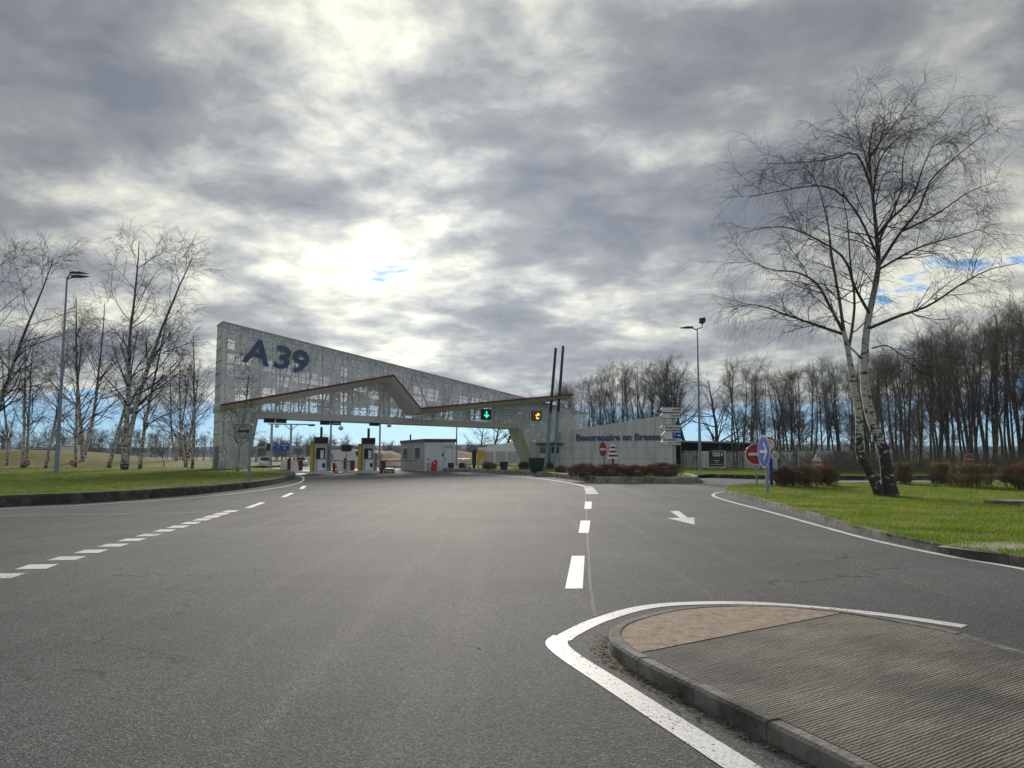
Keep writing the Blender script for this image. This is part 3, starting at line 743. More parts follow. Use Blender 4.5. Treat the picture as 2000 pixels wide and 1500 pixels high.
# the big two-stemmed birch on the right lawn, limbs laid out by hand then grown
def big_birch():
    base = G(1729, 969, 0.13); Y0 = base.y
    root = thing('birch_tree', 'large two stemmed leaning birch with drooping bare twigs on the right lawn', 'tree', base)
    rng = np.random.default_rng(5)
    def zp(zx, zy, dy=0.0): return D(1400 + zx / 1.785, 140 + zy / 1.785, Y0 + dy)
    def limb(pts, r0, r1, n=14):
        P = resample([zp(*q) for q in pts], n); return P[None], np.linspace(r0, r1, n)[None]
    trunks = [limb([(572, 1482, 0), (535, 1400, -.05), (500, 1335, -.1), (496, 1200, -.2), (475, 1080, -.3), (455, 960, -.4), (440, 900, -.4)], .175, .085, 18),
              limb([(608, 1482, 0), (592, 1400, .05), (582, 1320, .1), (535, 1200, .2), (514, 1060, .2), (522, 900, .2), (545, 780, .2), (563, 680, .1), (556, 560, 0), (540, 400, 0), (530, 290, -.1), (540, 220, -.2), (548, 165, -.2)], .225, .012, 26)]
    # flared foot
    for P, r in trunks: r[0, 0] *= 1.35; r[0, 1] *= 1.12
    limbs = [limb([(440, 905, -.4), (395, 820, -.8), (350, 740, -1.2), (280, 700, -1.6), (190, 690, -2.0), (110, 655, -2.3)], .065, .010),
             limb([(443, 910, -.4), (428, 800, -.2), (402, 650, 0.2), (385, 520, .5), (345, 380, .8), (300, 330, 1.0)], .065, .010),
             limb([(440, 915, -.4), (350, 885, .3), (250, 850, .9), (130, 812, 1.4), (55, 830, 1.8)], .06, .01),
             limb([(458, 975, -.4), (474, 880, .2), (480, 790, .5), (466, 670, .8), (455, 520, 1.0), (436, 430, 1.2)], .065, .012),
             limb([(512, 1010, .2), (480, 975, .3), (462, 960, .2)], .05, .04),
             limb([(525, 897, .2), (640, 850, -.4), (740, 815, -1.0), (850, 742, -1.6), (950, 690, -2.0), (1055, 668, -2.4)], .065, .009),
             limb([(568, 672, .1), (640, 560, .7), (705, 480, 1.2), (745, 380, 1.6), (830, 300, 2.0), (965, 190, 2.4)], .065, .009),
             limb([(558, 575, 0), (600, 520, -.5), (680, 440, -1.0), (720, 330, -1.4), (762, 240, -1.8)], .06, .010),
             limb([(565, 690, .1), (700, 615, -.7), (850, 570, -1.4), (960, 535, -2.0)], .05, .008),
             limb([(540, 410, 0), (485, 285, .6), (400, 305, 1.1), (265, 318, 1.6), (150, 320, 2.0)], .045, .008),
             limb([(532, 300, -.1), (600, 205, .4), (665, 125, .8)], .035, .008),
             limb([(540, 965, .2), (590, 955, -.3), (640, 985, -.8), (690, 1030, -1.2)], .03, .007),
             limb([(536, 850, .2), (478, 745, -.5), (440, 645, -1.0), (310, 565, -1.5), (215, 540, -2.0), (90, 560, -2.5)], .06, .009),
             limb([(556, 610, 0), (640, 420, 1.0), (650, 300, 1.5), (690, 180, 2.0)], .05, .009),
             limb([(560, 640, 0), (480, 480, -.9), (380, 400, -1.5), (200, 420, -2.2), (110, 440, -2.6)], .05, .009),
             limb([(545, 450, 0), (560, 330, -.8), (620, 240, -1.4), (720, 190, -1.9)], .04, .009),
             limb([(640, 560, .7), (760, 500, 1.1), (880, 420, 1.7), (990, 380, 2.1)], .04, .008),
             limb([(535, 350, 0), (500, 240, -.6), (480, 150, -1.0)], .03, .008)]
    LP = np.concatenate([resample([Vector(q) for q in P[0]], 14)[None] for P, r in limbs[:4] + limbs[5:]]); LR = np.concatenate([r for P, r in limbs[:4] + limbs[5:]])
    tipP, tipR = trunks[1][0][:, 13:], trunks[1][1][:, 13:]
    s, d, l, r = spawn(LP, LR, 14, 0.12, 1.0, 48, 12, rng, lambda t, i, q, m: q.uniform(0.9, 2.2, m) * (1.15 - 0.45 * t), 0.45)
    s2, d2, l2, r2 = spawn(tipP, tipR, 26, 0.0, 1.0, 48, 12, rng, lambda t, i, q, m: q.uniform(1.2, 2.6, m), 0.4)
    B, br = grow(np.concatenate([s, s2]), np.concatenate([d, d2]), np.concatenate([l, l2]), np.clip(np.concatenate([r, r2]), .010, .030), 8, 0.10, 0.03, rng, 0.25)
    s, d, l, r = spawn(B, br, 8, 0.15, 1.0, 40, 14, rng, lambda t, i, q, m: q.uniform(0.4, 1.3, m), 0.6)
    C, cr = grow(s, d, l, np.clip(r, .0055, .011), 6, 0.11, -0.05, rng, 0.45)
    s, d, l, r = spawn(C, cr, 4, 0.15, 1.0, 34, 14, rng, lambda t, i, q, m: q.uniform(0.3, 1.05, m), 0.7)
    E, er = grow(s, d, l, np.clip(r, .0032, .0048), 5, 0.10, -0.21, rng, 0.6)
    off = np.array(base)
    def put(sets, sides, name, m):
        v, f = tubes(sets, sides); me = mesh_np(name, v - off, f); me.polygons.foreach_set('use_smooth', [True] * len(me.polygons)); return link(me, name, m, root)
    put(trunks[:1] , 14, 'trunk', 'birch_bark'); put(trunks[1:], 14, 'trunk', 'birch_bark'); put([limbs[4]], 8, 'limb', 'birch_bark')
    for lb in limbs[:4] + limbs[5:]: put([lb], 8, 'limb', 'bark_dark')
    put([(B, br)], 4, 'branches', 'twigs'); put([(C, cr), (E, er)], 3, 'twigs', 'twigs')
big_birch()

# woodland on the right
rw = random.Random(12)
n = 0
def wood(x, Y, ytop, kind=None, zone=('bare slender tree in the dense wood behind the clipped bushes', 'trees of the right hand wood')):
    p = D(x, 900, Y); H = px_h(Y, ytop, 0.1)
    if kind == 'oak': k = rw.randrange(2); plant(oaks[k], (p.x, Y, 0.1), 15, H, rw.uniform(0, 6.28), *(('broad spreading bare tree behind the pale annex', 'tree', 'spreading trees behind the annex') if x < 1100 else ('broad spreading bare tree between the toll office and the yard lamp', 'tree', 'spreading trees behind the yard')))
    else: k = rw.randrange(4); plant(poplars[k], (p.x, Y, 0.1), 15, H, rw.uniform(0, 6.28), zone[0], 'tree', zone[1])
for x, Y, yt in ((960, 150, 770), (985, 145, 760), (1018, 140, 765), (1305, 118, 690), (1345, 108, 700), (1400, 104, 700), (940, 160, 800), (1045, 138, 750)):
    wood(x, Y, yt, 'oak')
for i in range(20):
    x = 1095 + i * 12 + rw.uniform(-6, 6); wood(x, rw.uniform(122, 138), rw.uniform(705, 745) - (10 if x > 1200 else -15), None, ('bare tree in the row behind the lettered office wall', 'trees behind the toll office'))
for i in range(18):
    x = 1440 + i * 15 + rw.uniform(-7, 7); wood(x, rw.uniform(86, 112), rw.uniform(690, 740), None, ('bare tree rising behind the yard wall and open shed', 'trees behind the yard wall'))
for i in range(40):
    x = 1690 + i * 10.5 + rw.uniform(-9, 9); wood(x, rw.uniform(64, 98), 710 - max(0, min(300, x - 1690)) * 0.31 + rw.uniform(-28, 32))
# scrub under the wood, one mass nobody could count
def scrub(name, regions, seed, m, label=None):
    rng = np.random.default_rng(seed); S, Dd, Ls = [], [], []
    for x0, x1, y0, y1, n_, h0, h1 in regions:
        Yr = rng.uniform(y0, y1, n_); xr = rng.uniform(x0, x1, n_); X = (xr - 1000) / FOC * Yr
        S.append(np.stack([X, Yr, np.full(n_, 0.1)], 1)); Dd.append(np.stack([rng.normal(0, .35, n_), rng.normal(0, .35, n_), np.ones(n_)], 1)); Ls.append(rng.uniform(h0, h1, n_))
    S, Dd, Ls = np.concatenate(S), np.concatenate(Dd), np.concatenate(Ls)
    B, br = grow(S, Dd, Ls, np.full(len(S), .016), 5, .12, .02, rng, .3)
    s, d, l, r = spawn(B, br, 7, .15, 1, 42, 14, rng, lambda t, i, q, k: q.uniform(.3, .9, k), .7)
    C, cr = grow(s, d, l, np.clip(r, .006, .012), 3, .15, 0, rng, .5)
    v, f = tubes([(B, br), (C, cr)], 3)
    o = link(mesh_np(name, v, f), name, m); tag(o, kind='stuff')
scrub('undergrowth', [(1560, 2150, 58, 85, 2400, 0.8, 2.4), (1400, 1700, 92, 112, 900, 1.2, 3.5), (1080, 1340, 116, 128, 500, 1.5, 4)], 9, 'twigs_brown')
# far belts of wood beyond the toll and the left lawn
def far_wood(name, regions, seed):
    rng = np.random.default_rng(seed); S, H = [], []
    for x0, x1, y0, y1, n_, h0, h1 in regions:
        Yr = rng.uniform(y0, y1, n_); xr = rng.uniform(x0, x1, n_)
        S.append(np.stack([(xr - 1000) / FOC * Yr, Yr, np.full(n_, -.1)], 1)); H.append(rng.uniform(h0, h1, n_))
    S, H = np.concatenate(S), np.concatenate(H); n_ = len(S)
    T, tr = grow(S, np.tile([0, 0, 1.0], (n_, 1)), H, H * .013, 6, .05, 0, rng, .2)
    s, d, l, r = spawn(T, tr, 14, .15, 1, 42, 12, rng, lambda t, i, q, k: H[i] * (.36 - .2 * t) * q.uniform(.6, 1.2, k), .6)
    B, br = grow(s, d, l, np.maximum(r, .035), 4, .13, .05, rng, .5)
    s, d, l, r = spawn(B, br, 7, .2, 1, 42, 12, rng, lambda t, i, q, k: q.uniform(.8, 2.2, k), .8)
    C, cr = grow(s, d, l, np.maximum(r, .028), 3, .13, .02, rng, .7)
    v, f = tubes([(T, tr), (B, br), (C, cr)], 3)
    o = link(mesh_np(name, v, f), name, 'twigs_brown'); tag(o, kind='stuff')
far_wood('far_wood', [(-100, 420, 190, 330, 150, 7, 12), (440, 680, 240, 330, 110, 5, 8), (660, 960, 260, 340, 90, 3.5, 6)], 3)
far_wood('wood_depth', [(1430, 1700, 115, 150, 22, 7, 9), (1680, 2250, 105, 140, 26, 6, 9)], 6)

# ------------------------------------------------------------------ toll portal
AZ = R(32)
P0 = D(436, 628, 79.0)
TX = Vector((math.cos(AZ), math.sin(AZ), 0)); NX = Vector((math.sin(AZ), -math.cos(AZ), 0))
PB = Vector((P0.x, P0.y, 0))
def PF(u, v, z): return PB + TX * u + NX * v + Vector((0, 0, z))
def on_plane(px, py, v=0.0):
    """u, z where a photo pixel meets the portal plane at offset v"""
    r = ray(px, py); q = PB + NX * v; o = Vector((0, 0, EYE))
    s = (q - o).dot(NX) / r.dot(NX); h = o + r * s
    return (h - PB).dot(TX), h.z
TH = 3.0
zt0 = P0.z; uR, zR = on_plane(1148, 808)
def ztop(u): return zt0 + (zR - zt0) * u / uR
ul, zl = on_plane(505, 815); ur, zr = on_plane(1016, 836.5); ub, _ = on_plane(484, 905); ubr, _ = on_plane(1045, 905)
portal = thing('toll_portal', 'angular perforated metal toll portal wall with folded red edged canopy and large lettering', 'toll gate', PF(0, 0, KZ - 0.1))
Zb = KZ - 0.12
outline = [(0, Zb), (ub, Zb), (ul, zl), (ur, zr), (ubr, 0.1), (uR, 0.1), (uR, zR), (0, zt0)]
def flat(poly, v, name, m, holes=()):
    V = [PF(u, v, z) for u, z in poly]; loops = [[Vector((u, z, 0)) for u, z in poly]]
    for h in holes:
        V += [PF(u, v, z) for u, z in h]; loops.append([Vector((u, z, 0)) for u, z in h])
    return MB().add(V, [tuple(t) for t in tessellate_polygon(loops)]).build(name, m, portal)
flat(outline, 0.0, 'front_skin', 'perforated_front')
def zbot(u):
    if u < ul: return Zb + (zl - Zb) * max(0, (u - ub) / (ul - ub)) if u > ub else Zb
    if u < ur: return zl + (zr - zl) * (u - ul) / (ur - ul)
    return zr + (0.1 - zr) * min(1, (u - ur) / (ubr - ur))
# back skin with irregular window-like openings that follow the fan of the rails
rgp = random.Random(21); holes = []
u = 1.0
while u < 33:
    w = rgp.uniform(0.7, 1.7)
    lo = (max(zbot(u), zbot(u + w)) if u > ul else 6.5) + 0.7; hi = min(ztop(u), ztop(u + w)) - 0.9
    nrow = max(1, int((hi - lo) / 1.35))
    for j in range(nrow):
        a_, b_ = j / nrow, (j + 1) / nrow
        if rgp.random() < (0.80 if j / nrow > 0.3 else 0.6):
            f0, f1 = a_ + 0.10 / nrow, b_ - rgp.uniform(.06, .3) / nrow
            def zz(q, f): zb_q = zbot(q) if u > ul else 6.5; return zb_q + 0.7 + (ztop(q) - 0.9 - zb_q - 0.7) * f
            if zz(u, f1) - zz(u, f0) > 0.25 and (zbot(u) > 3 or u < ul):
                holes.append([(u, zz(u, f0)), (u + w, zz(u + w, f0)), (u + w, zz(u + w, f1)), (u, zz(u, f1))])
    u += w + rgp.choice((0.18, 0.25, 0.9, 1.4, 0.3))
flat(outline, -TH, 'back_skin', 'perforated_back', holes)
mb = MB(); mb.add([PF(0, 0, Zb + 2.4), PF(0, -TH, Zb + 2.4), PF(0, -TH, zt0), PF(0, 0, zt0)], [(0, 1, 2, 3)]); mb.build('end_skin', 'perforated_front', portal)
mb = MB(); mb.box(PF(0.5, -TH / 2, Zb + 1.2), (0.9, 1.6, 2.5), AZ); mb.build('end_column', 'frame_grey', portal)
for k in range(9):       # cladding courses on the end wall
    z = Zb + 2.4 + (zt0 - Zb - 2.6) * (k + 1) / 10; MB().bar(PF(-0.03, 0, z), PF(-0.03, -TH, z), 0.06).build('cladding_rail', 'frame_grey', portal)
MB().hexa([PF(-.05, .05, zt0 - .1), PF(uR, .05, zR - .1), PF(uR, -TH - .05, zR - .1), PF(-.05, -TH - .05, zt0 - .1)], [PF(-.05, .05, zt0 + .06), PF(uR, .05, zR + .06), PF(uR, -TH - .05, zR + .06), PF(-.05, -TH - .05, zt0 + .06)]).build('coping', 'sign_back', portal)
MB().hexa([PF(ul, .06, zl - .05), PF(ur, .06, zr - .05), PF(ur, -TH, zr - .05), PF(ul, -TH, zl - .05)], [PF(ul - .1, .06, zl + .62), PF(ur - .3, .06, zr + .5), PF(ur - .3, -TH, zr + .5), PF(ul - .1, -TH, zl + .62)]).build('beam_soffit', 'soffit', portal)
MB().hexa([PF(ubr, .03, .1), PF(ubr + .12, .03, .1), PF(ubr + .12, -TH, .1), PF(ubr, -TH, .1)], [PF(ur, .03, zr), PF(ur + .12, .03, zr), PF(ur + .12, -TH, zr), PF(ur, -TH, zr)]).build('leg_face', 'beige', portal)
MB().hexa([PF(ub - .12, .03, Zb), PF(ub, .03, Zb), PF(ub, -TH, Zb), PF(ub - .12, -TH, Zb)], [PF(ul - .12, .03, zl), PF(ul, .03, zl), PF(ul, -TH, zl), PF(ul - .12, -TH, zl)]).build('leg_face', 'beige', portal)
# steel frame inside: fanned rails and uneven studs
NR = 11
for k in range(1, NR):
    f = k / NR; za = lambda q: zbot(q) + (ztop(q) - zbot(q)) * f
    if k > 3: MB().bar(PF(0.1, -.6, 4.5 + (zt0 - 4.5) * f), PF(ul, -.6, za(ul)), 0.07).build('rail', 'frame_grey', portal)
    MB().bar(PF(ul, -.6, za(ul)), PF(ur, -.6, za(ur)), 0.07).build('rail', 'frame_grey', portal)
u = 0.5
while u < 34:
    lo = zbot(u) + .1; MB().bar(PF(u, -.5, lo), PF(u + rgp.uniform(-.25, .1), -.5, ztop(u) - .1), rgp.choice((.07, .10, .14))).build('stud', 'frame_grey', portal)
    if rgp.random() < .4 and u > 4: MB().bar(PF(u, -1.5, lo), PF(u + rgp.uniform(1.2, 2.2), -1.5, ztop(u + 1.5) - .2), .12).build('brace', 'frame_grey', portal)
    u += rgp.choice((.3, .55, .8, 1.25, 1.6))
# lettering
tilt = math.atan((zR - zt0) / uR)
for ch, cx, cy, hpx in (('A', 503.5, 690, 46), ('3', 552, 701, 43), ('9', 585.5, 709, 43)):
    uu, zz_ = on_plane(cx, cy, .25); ct, st = math.cos(tilt), math.sin(tilt)
    hgt = (on_plane(cx, cy - hpx / 2, .25)[1] - on_plane(cx, cy + hpx / 2, .25)[1])
    fr = lambda x, y, z: PF(uu + x * ct - z * st, .28 - y, zz_ + x * st + z * ct)
    mb = text_mb(ch, hgt / 0.70, .16, fr, bold=0.075 * hgt / 2.3, xs=1.06 if ch == 'A' else 1.18)
    mb.build('letter', 'letter_blue', portal)
# folded canopy
VC = 3.9
cpts = [on_plane(432, 790, VC), on_plane(769, 732, VC), on_plane(822, 797, VC), on_plane(1120, 769.5, VC)]
canopy = None
secs = []
for (ua, za), (ub_, zb_) in zip(cpts, cpts[1:]):
    mb = MB()
    def sec(u, z): return [PF(u, VC, z), PF(u, VC - .02, z - .16), PF(u, VC - .9, z - .62), PF(u, -.0, z - .70), PF(u, -.0, z - .1)]
    A, B = sec(ua, za), sec(ub_, zb_)
    mb.add(A + B, [(0, 1, 6, 5), (1, 2, 7, 6), (2, 3, 8, 7), (3, 4, 9, 8), (4, 0, 5, 9), (0, 4, 3, 2, 1), (5, 6, 7, 8, 9)])
    canopy = mb.build('canopy', 'soffit', portal)
    MB().hexa([PF(ua, VC + .04, za - .17), PF(ub_, VC + .04, zb_ - .17), PF(ub_, VC - .3, zb_ - .17 + .0), PF(ua, VC - .3, za - .17)], [PF(ua, VC + .04, za + .05), PF(ub_, VC + .04, zb_ + .05), PF(ub_, VC - .3, zb_ + .05), PF(ua, VC - .3, za + .05)]).build('red_edging', 'red_trim', canopy)
MB().tube([PF(*[on_plane(808, 729, 0.1)[0], .1, on_plane(808, 729, .1)[1]]), PF(on_plane(836, 795, 3.0)[0], 3.0, on_plane(836, 795, 3.0)[1])], .06, 8).build('tie_rod', 'steel', portal)
uu, zz_ = on_plane(698, 752, VC - 1.2); u2, z2 = on_plane(697, 800, .3)
MB().tube([PF(uu, 1.2, zz_), PF(uu, 1.2, z2)], .05, 8).build('hanger_rod', 'sign_back', portal)
# dark display boxes under the beam
for i, (x0, x1, y0, y1, lab) in enumerate(((516, 536.5, 817, 826, 'dark lane display box under the beam next to the left leg'), (539, 559, 817, 826.5, 'dark lane display box paired with the one by the left leg'), (626, 644, 821.5, 830, 'dark lane display box above the first toll machine, left of its pair'),
                                      (646.5, 665, 822, 830.5, 'dark lane display box above the first toll machine, right of its pair'), (722, 740, 824.5, 832, 'single dark lane display box above the second toll machine'))):
    (ua, za), (ub_, zb_) = on_plane(x0, y0, -.4), on_plane(x1, y1, -.4)
    o = thing('lane_display', lab, 'display', PF((ua + ub_) / 2, -.4, zb_), 'lane displays under the beam')
    MB().box(PF((ua + ub_) / 2, -.4, (za + zb_) / 2), (abs(ub_ - ua), .35, abs(za - zb_)), AZ).build('housing', 'dark_metal', o)
    for s_ in (.25, .75): MB().bar(PF(ua + (ub_ - ua) * s_, -.4, za - .05), PF(ua + (ub_ - ua) * s_, -.4, za + .45), .06).build('hanger', 'dark_metal', o)
    MB().box(PF((ua + ub_) / 2, -.21, (za + zb_) / 2), (abs(ub_ - ua) * .86, .03, abs(za - zb_) * .6), AZ).build('screen', 'sign_black', o)
# lit lane signals hanging from the canopy
def lane_signal(x0, x1, y0, y1, ytop, light, lab, up):
    v = VC - 1.0; (ua, za), (ub_, zb_) = on_plane(x0, y0, v), on_plane(x1, y1, v); _, ztp = on_plane((x0 + x1) / 2, ytop, v)
    cu, cz = (ua + ub_) / 2, (za + zb_) / 2; w, h = ub_ - ua, za - zb_
    o = thing('lane_signal', lab, 'traffic light', PF(cu, v, zb_))
    fr = lambda x, y, z: PF(cu + x, v - y, cz + z)
    MB().box(PF(cu, v, cz), (w, .25, h), AZ).build('housing', 'dark_metal', o)
    for x in (-.3, .3): MB().bar(PF(cu + x * w, v, za), PF(cu + x * w, v, ztp), .07).build('bracket', 'sign_back', o)
    MB().bar(PF(cu - .32 * w, v, za + .35), PF(cu + .32 * w, v, za + .35), .06).build('bracket', 'sign_back', o)
    if not up:
        arrow = MB().prism([(-.06 * w, .30 * h), (.06 * w, .30 * h), (.06 * w, -.12 * h), (.20 * w, -.0 * h), (.27 * w, -.08 * h), (0, -.32 * h), (-.27 * w, -.08 * h), (-.20 * w, -.0 * h), (-.06 * w, -.12 * h)], -.145, -.13, fr)
        arrow.build('arrow', light, o)
    else:
        for s_ in (-1, 1):
            MB().bar(fr(s_ * w * .40, -.135, -h * .40), fr(s_ * w * .40, -.135, h * .40), .04, .02).build('rim', 'orange_light' if 0 else 'sign_white', o)
            MB().bar(fr(-w * .40, -.135, s_ * h * .40), fr(w * .40, -.135, s_ * h * .40), .04, .02).build('rim', 'sign_white', o)
        MB().prism([(-.16 * w, -.02 * h), (-.20 * w, .10 * h), (-.02 * w, .12 * h), (.0, .30 * h), (.22 * w, .22 * h), (.24 * w, .04 * h), (.04 * w, -.02 * h)], -.15, -.13, fr).build('arrow', light, o)
        MB().prism([(-.14 * w, -.08 * h), (-.02 * w, -.08 * h), (-.04 * w, -.2 * h), (.08 * w, -.24 * h), (.16 * w, -.16 * h), (.18 * w, -.28 * h), (.04 * w, -.36 * h), (-.12 * w, -.30 * h)], -.15, -.13, fr).build('arrow', light, o)
lane_signal(940, 958.5, 799, 820, 787, 'green_light', 'dark lane signal showing a green down arrow under the canopy', False)
lane_signal(1039, 1057.5, 802, 822, 779, 'orange_light', 'dark lane signal showing an orange symbol under the canopy tip', True)
# twin leaning masts piercing the canopy tip
for (xb, yb, xt, yt, lab) in ((1066, 914, 1085.5, 680, 'left of two tall leaning steel masts piercing the canopy tip'), (1082, 917, 1100, 676, 'right of two tall leaning steel masts piercing the canopy tip')):
    u1, z1 = on_plane(xb, yb, 3.1 if xb < 1070 else 3.4); b_ = PF(u1, 3.1 if xb < 1070 else 3.4, .2); t_ = PF(*[on_plane(xt, yt, 3.1)[0], 3.1, on_plane(xt, yt, 3.1)[1]])
    o = thing('leaning_mast', lab, 'mast', b_)
    MB().tube([b_, b_ + (t_ - b_) * .45], [.22, .20], 12).build('lower_shaft', 'blue_steel', o, True)
    MB().tube([b_ + (t_ - b_) * .45, t_], [.20, .17], 12).build('upper_shaft', 'dark_metal', o, True)
    MB().lathe(b_ - Vector((0, 0, .05)), [(.42, 0), (.42, .08), (.34, .12), (.33, .5)], 12).build('foot', 'sign_back', o)

# ------------------------------------------------------------------ lamp posts
def lamp_post(base, H, lab, arms, flood):
    o = thing('lamp_post', lab, 'lamp post', base); b = Vector(base)
    MB().tube([b - Vector((0, 0, .1)), b + Vector((0, 0, H * .35)), b + Vector((0, 0, H))], [H * .0115, H * .0085, H * .0045], 12).build('pole', 'blue_steel', o, True)
    MB().box(b + Vector((0, 0, .02)), (.5, .5, .05), .3).build('base_plate', 'steel', o)
    t = b + Vector((0, 0, H))
    for (dx, dy, dz, ln) in arms:
        e = t + Vector((dx, dy, dz)) * .35; arm = MB().tube([t - Vector((0, 0, .15)), e], .05, 8).build('arm', 'dark_metal', o)
        d = Vector((dx, dy, 0)).normalized(); s = d.cross(Vector((0, 0, 1)))
        q = [e + s * .16, e - s * .16, e + d * ln - s * .05, e + d * ln + s * .05]
        up = Vector((0, 0, 1)); tl = Vector((0, 0, dz * .25))
        q[2] += tl; q[3] += tl
        mid = [e + d * ln * .45 + s * .22, e + d * ln * .45 - s * .22]
        MB().hexa([q[0], q[1], mid[1] + tl * .5, mid[0] + tl * .5], [p + up * .16 for p in (q[0], q[1], mid[1] + tl * .5, mid[0] + tl * .5)]).hexa([mid[0] + tl * .5, mid[1] + tl * .5, q[2], q[3]], [mid[0] + tl * .5 + up * .16, mid[1] + tl * .5 + up * .16, q[2] + up * .05, q[3] + up * .05]).build('lamp_head', 'dark_metal', o)
    if flood:
        e = t + Vector((.45, 0, .1)); MB().tube([t, e, e + Vector((.02, 0, .35))], .045, 8).build('arm', 'dark_metal', o)
        MB().prism([(-.3, .0), (-.28, .35), (.28, .42), (.32, .1), (.16, -.14), (-.12, -.14)], -.12, .12, frame(e + Vector((0, 0, .5)), .1)).build('floodlight', 'dark_metal', o)
pb = G(110, 925, KZ); lamp_post(pb, px_h(pb.y, 541, KZ), 'tall tapered lamp post with twin flat heads among the birches', [(.35, .6, .9, 1.3), (1.5, -.5, -.25, 1.6)], False)
pb = G(1368, 922, .2); lamp_post(pb, px_h(pb.y, 642, .2), 'tall lamp post with one flat head and a floodlight beside the fenced yard', [(-1.0, .1, .1, 1.2)], True)

# ------------------------------------------------------------------ signs
def disc_sign(base, post_h, zc, r, yaw, kind, name, lab, post='steel', post_r=.045, extra=None, group=None):
    o = thing(name, lab, 'sign', base, group); b = Vector(base)
    MB().tube([b - Vector((0, 0, .1)), b + Vector((0, 0, post_h))], post_r, 10).build('post', post, o)
    c = b + Vector((0, 0, zc)); fr0 = frame(c, yaw)
    fr = lambda x, y, z: fr0(x, y - post_r - .03, z)
    d = lambda rr, y0, y1, m, nm, par: MB().prism(disc_pts(rr), y0, y1, fr).build(nm, m, par)
    plate = d(r, -.012, .012, 'sign_white', 'plate', o)
    MB().prism(disc_pts(r * .985), .0125, .02, fr).build('back', 'sign_back', plate)
    if kind == 'no_entry':
        d(r * .94, -.018, -.012, 'sign_red', 'face', plate)
        MB().prism([(-r * .70, -r * .13), (r * .70, -r * .13), (r * .70, r * .13), (-r * .70, r * .13)], -.024, -.018, fr).build('bar', 'sign_white', plate)
    elif kind == 'arrow':
        d(r * .92, -.018, -.012, 'sign_blue', 'face', plate)
        w = .09 * r
        MB().prism([(-.62 * r, -w), (.30 * r, -w), (-.06 * r, -.50 * r), (.12 * r, -.56 * r), (.66 * r, 0), (.12 * r, .56 * r), (-.06 * r, .50 * r), (.30 * r, w), (-.62 * r, w)], -.024, -.018, fr).build('arrow', 'sign_white', plate)
    elif kind == 'no_pedestrians':
        d(r * .96, -.018, -.012, 'sign_red', 'rim', plate); d(r * .74, -.024, -.018, 'sign_white', 'face', plate)
        k = r * .62
        MB().prism(disc_pts(.13 * k, 12), -.03, -.024, lambda x, y, z: fr(x, y, z + .78 * k)).prism([(-.14 * k, .6 * k), (.12 * k, .6 * k), (.10 * k, .0), (.34 * k, -.85 * k), (.2 * k, -.88 * k), (0, -.2 * k), (-.24 * k, -.86 * k), (-.4 * k, -.82 * k), (-.12 * k, .0)], -.03, -.024, fr).prism([(-.12 * k, .55 * k), (-.4 * k, .1 * k), (-.32 * k, .04 * k), (-.1 * k, .35 * k)], -.03, -.024, fr).prism([(.1 * k, .55 * k), (.42 * k, .2 * k), (.36 * k, .1 * k), (.1 * k, .32 * k)], -.03, -.024, fr).build('walking_figure', 'sign_black', plate)
    elif kind == 'plain_back':
        d(r * .9, -.018, -.012, 'sign_back', 'face', plate)
    return o
def px_sign(x, ybase, zg, xc, yc, rpx, yaw, kind, name, lab, **k):
    b = G(x, ybase, zg); c = D(xc, yc, b.y); r = rpx / FOC * b.y
    return disc_sign(b, c.z - zg + r * .6, c.z - zg, r, yaw, kind, name, lab, **k)
px_sign(1499, 964, .13, 1494, 882, 31.5, R(-87), 'arrow', 'direction_sign', 'tall blue disc with white right arrow at the lawn corner', post_r=.06)
px_sign(1478, 950, .05, 1476, 887, 20.5, R(-8), 'no_entry', 'no_entry_sign', 'red no-entry disc behind the blue arrow sign')
o = px_sign(1507, 951, .05, 1505.5, 868, 14.5, R(-40), 'no_pedestrians', 'pedestrian_sign', 'red ringed no-pedestrians disc on a dark blue post', post='sign_blue', post_r=.09)
c = D(1514, 890, o.location.y - .2); MB().box(c, (.36, .03, .26), R(-20)).build('supplementary_plate', 'sign_white', o)
for k in (-.05, .05): MB().box(c + Vector((0, -.03, k)), (.22, .02, .035), R(-20)).build('caption', 'sign_black', o)
o = px_sign(1181, 934, .22, 1179, 877.5, 15, R(-65), 'no_entry', 'no_entry_sign', 'tall narrow no-entry disc behind the red hedge', post_r=.07)
px_sign(55, 914.5, KZ, 55, 904, 5.2, R(5), 'no_entry', 'no_entry_sign', 'low no-entry disc at the foot of thin birches on the left lawn')
px_sign(141, 914.5, KZ, 141, 904, 5.2, R(5), 'no_entry', 'no_entry_sign', 'low no-entry disc right of the tall lamp post')
px_sign(366, 917, KZ, 366, 890, 5.6, R(10), 'no_entry', 'no_entry_sign', 'no-entry disc between the birches next to the portal')
px_sign(320.5, 914, KZ, 320.5, 904, 8, R(-55), 'plain_back', 'round_sign', 'grey blue disc seen edge-on between the left birches')
px_sign(1893, 925, .2, 1893, 897, 11, R(5), 'no_entry', 'no_entry_sign', 'no-entry disc rising behind the clipped bush')
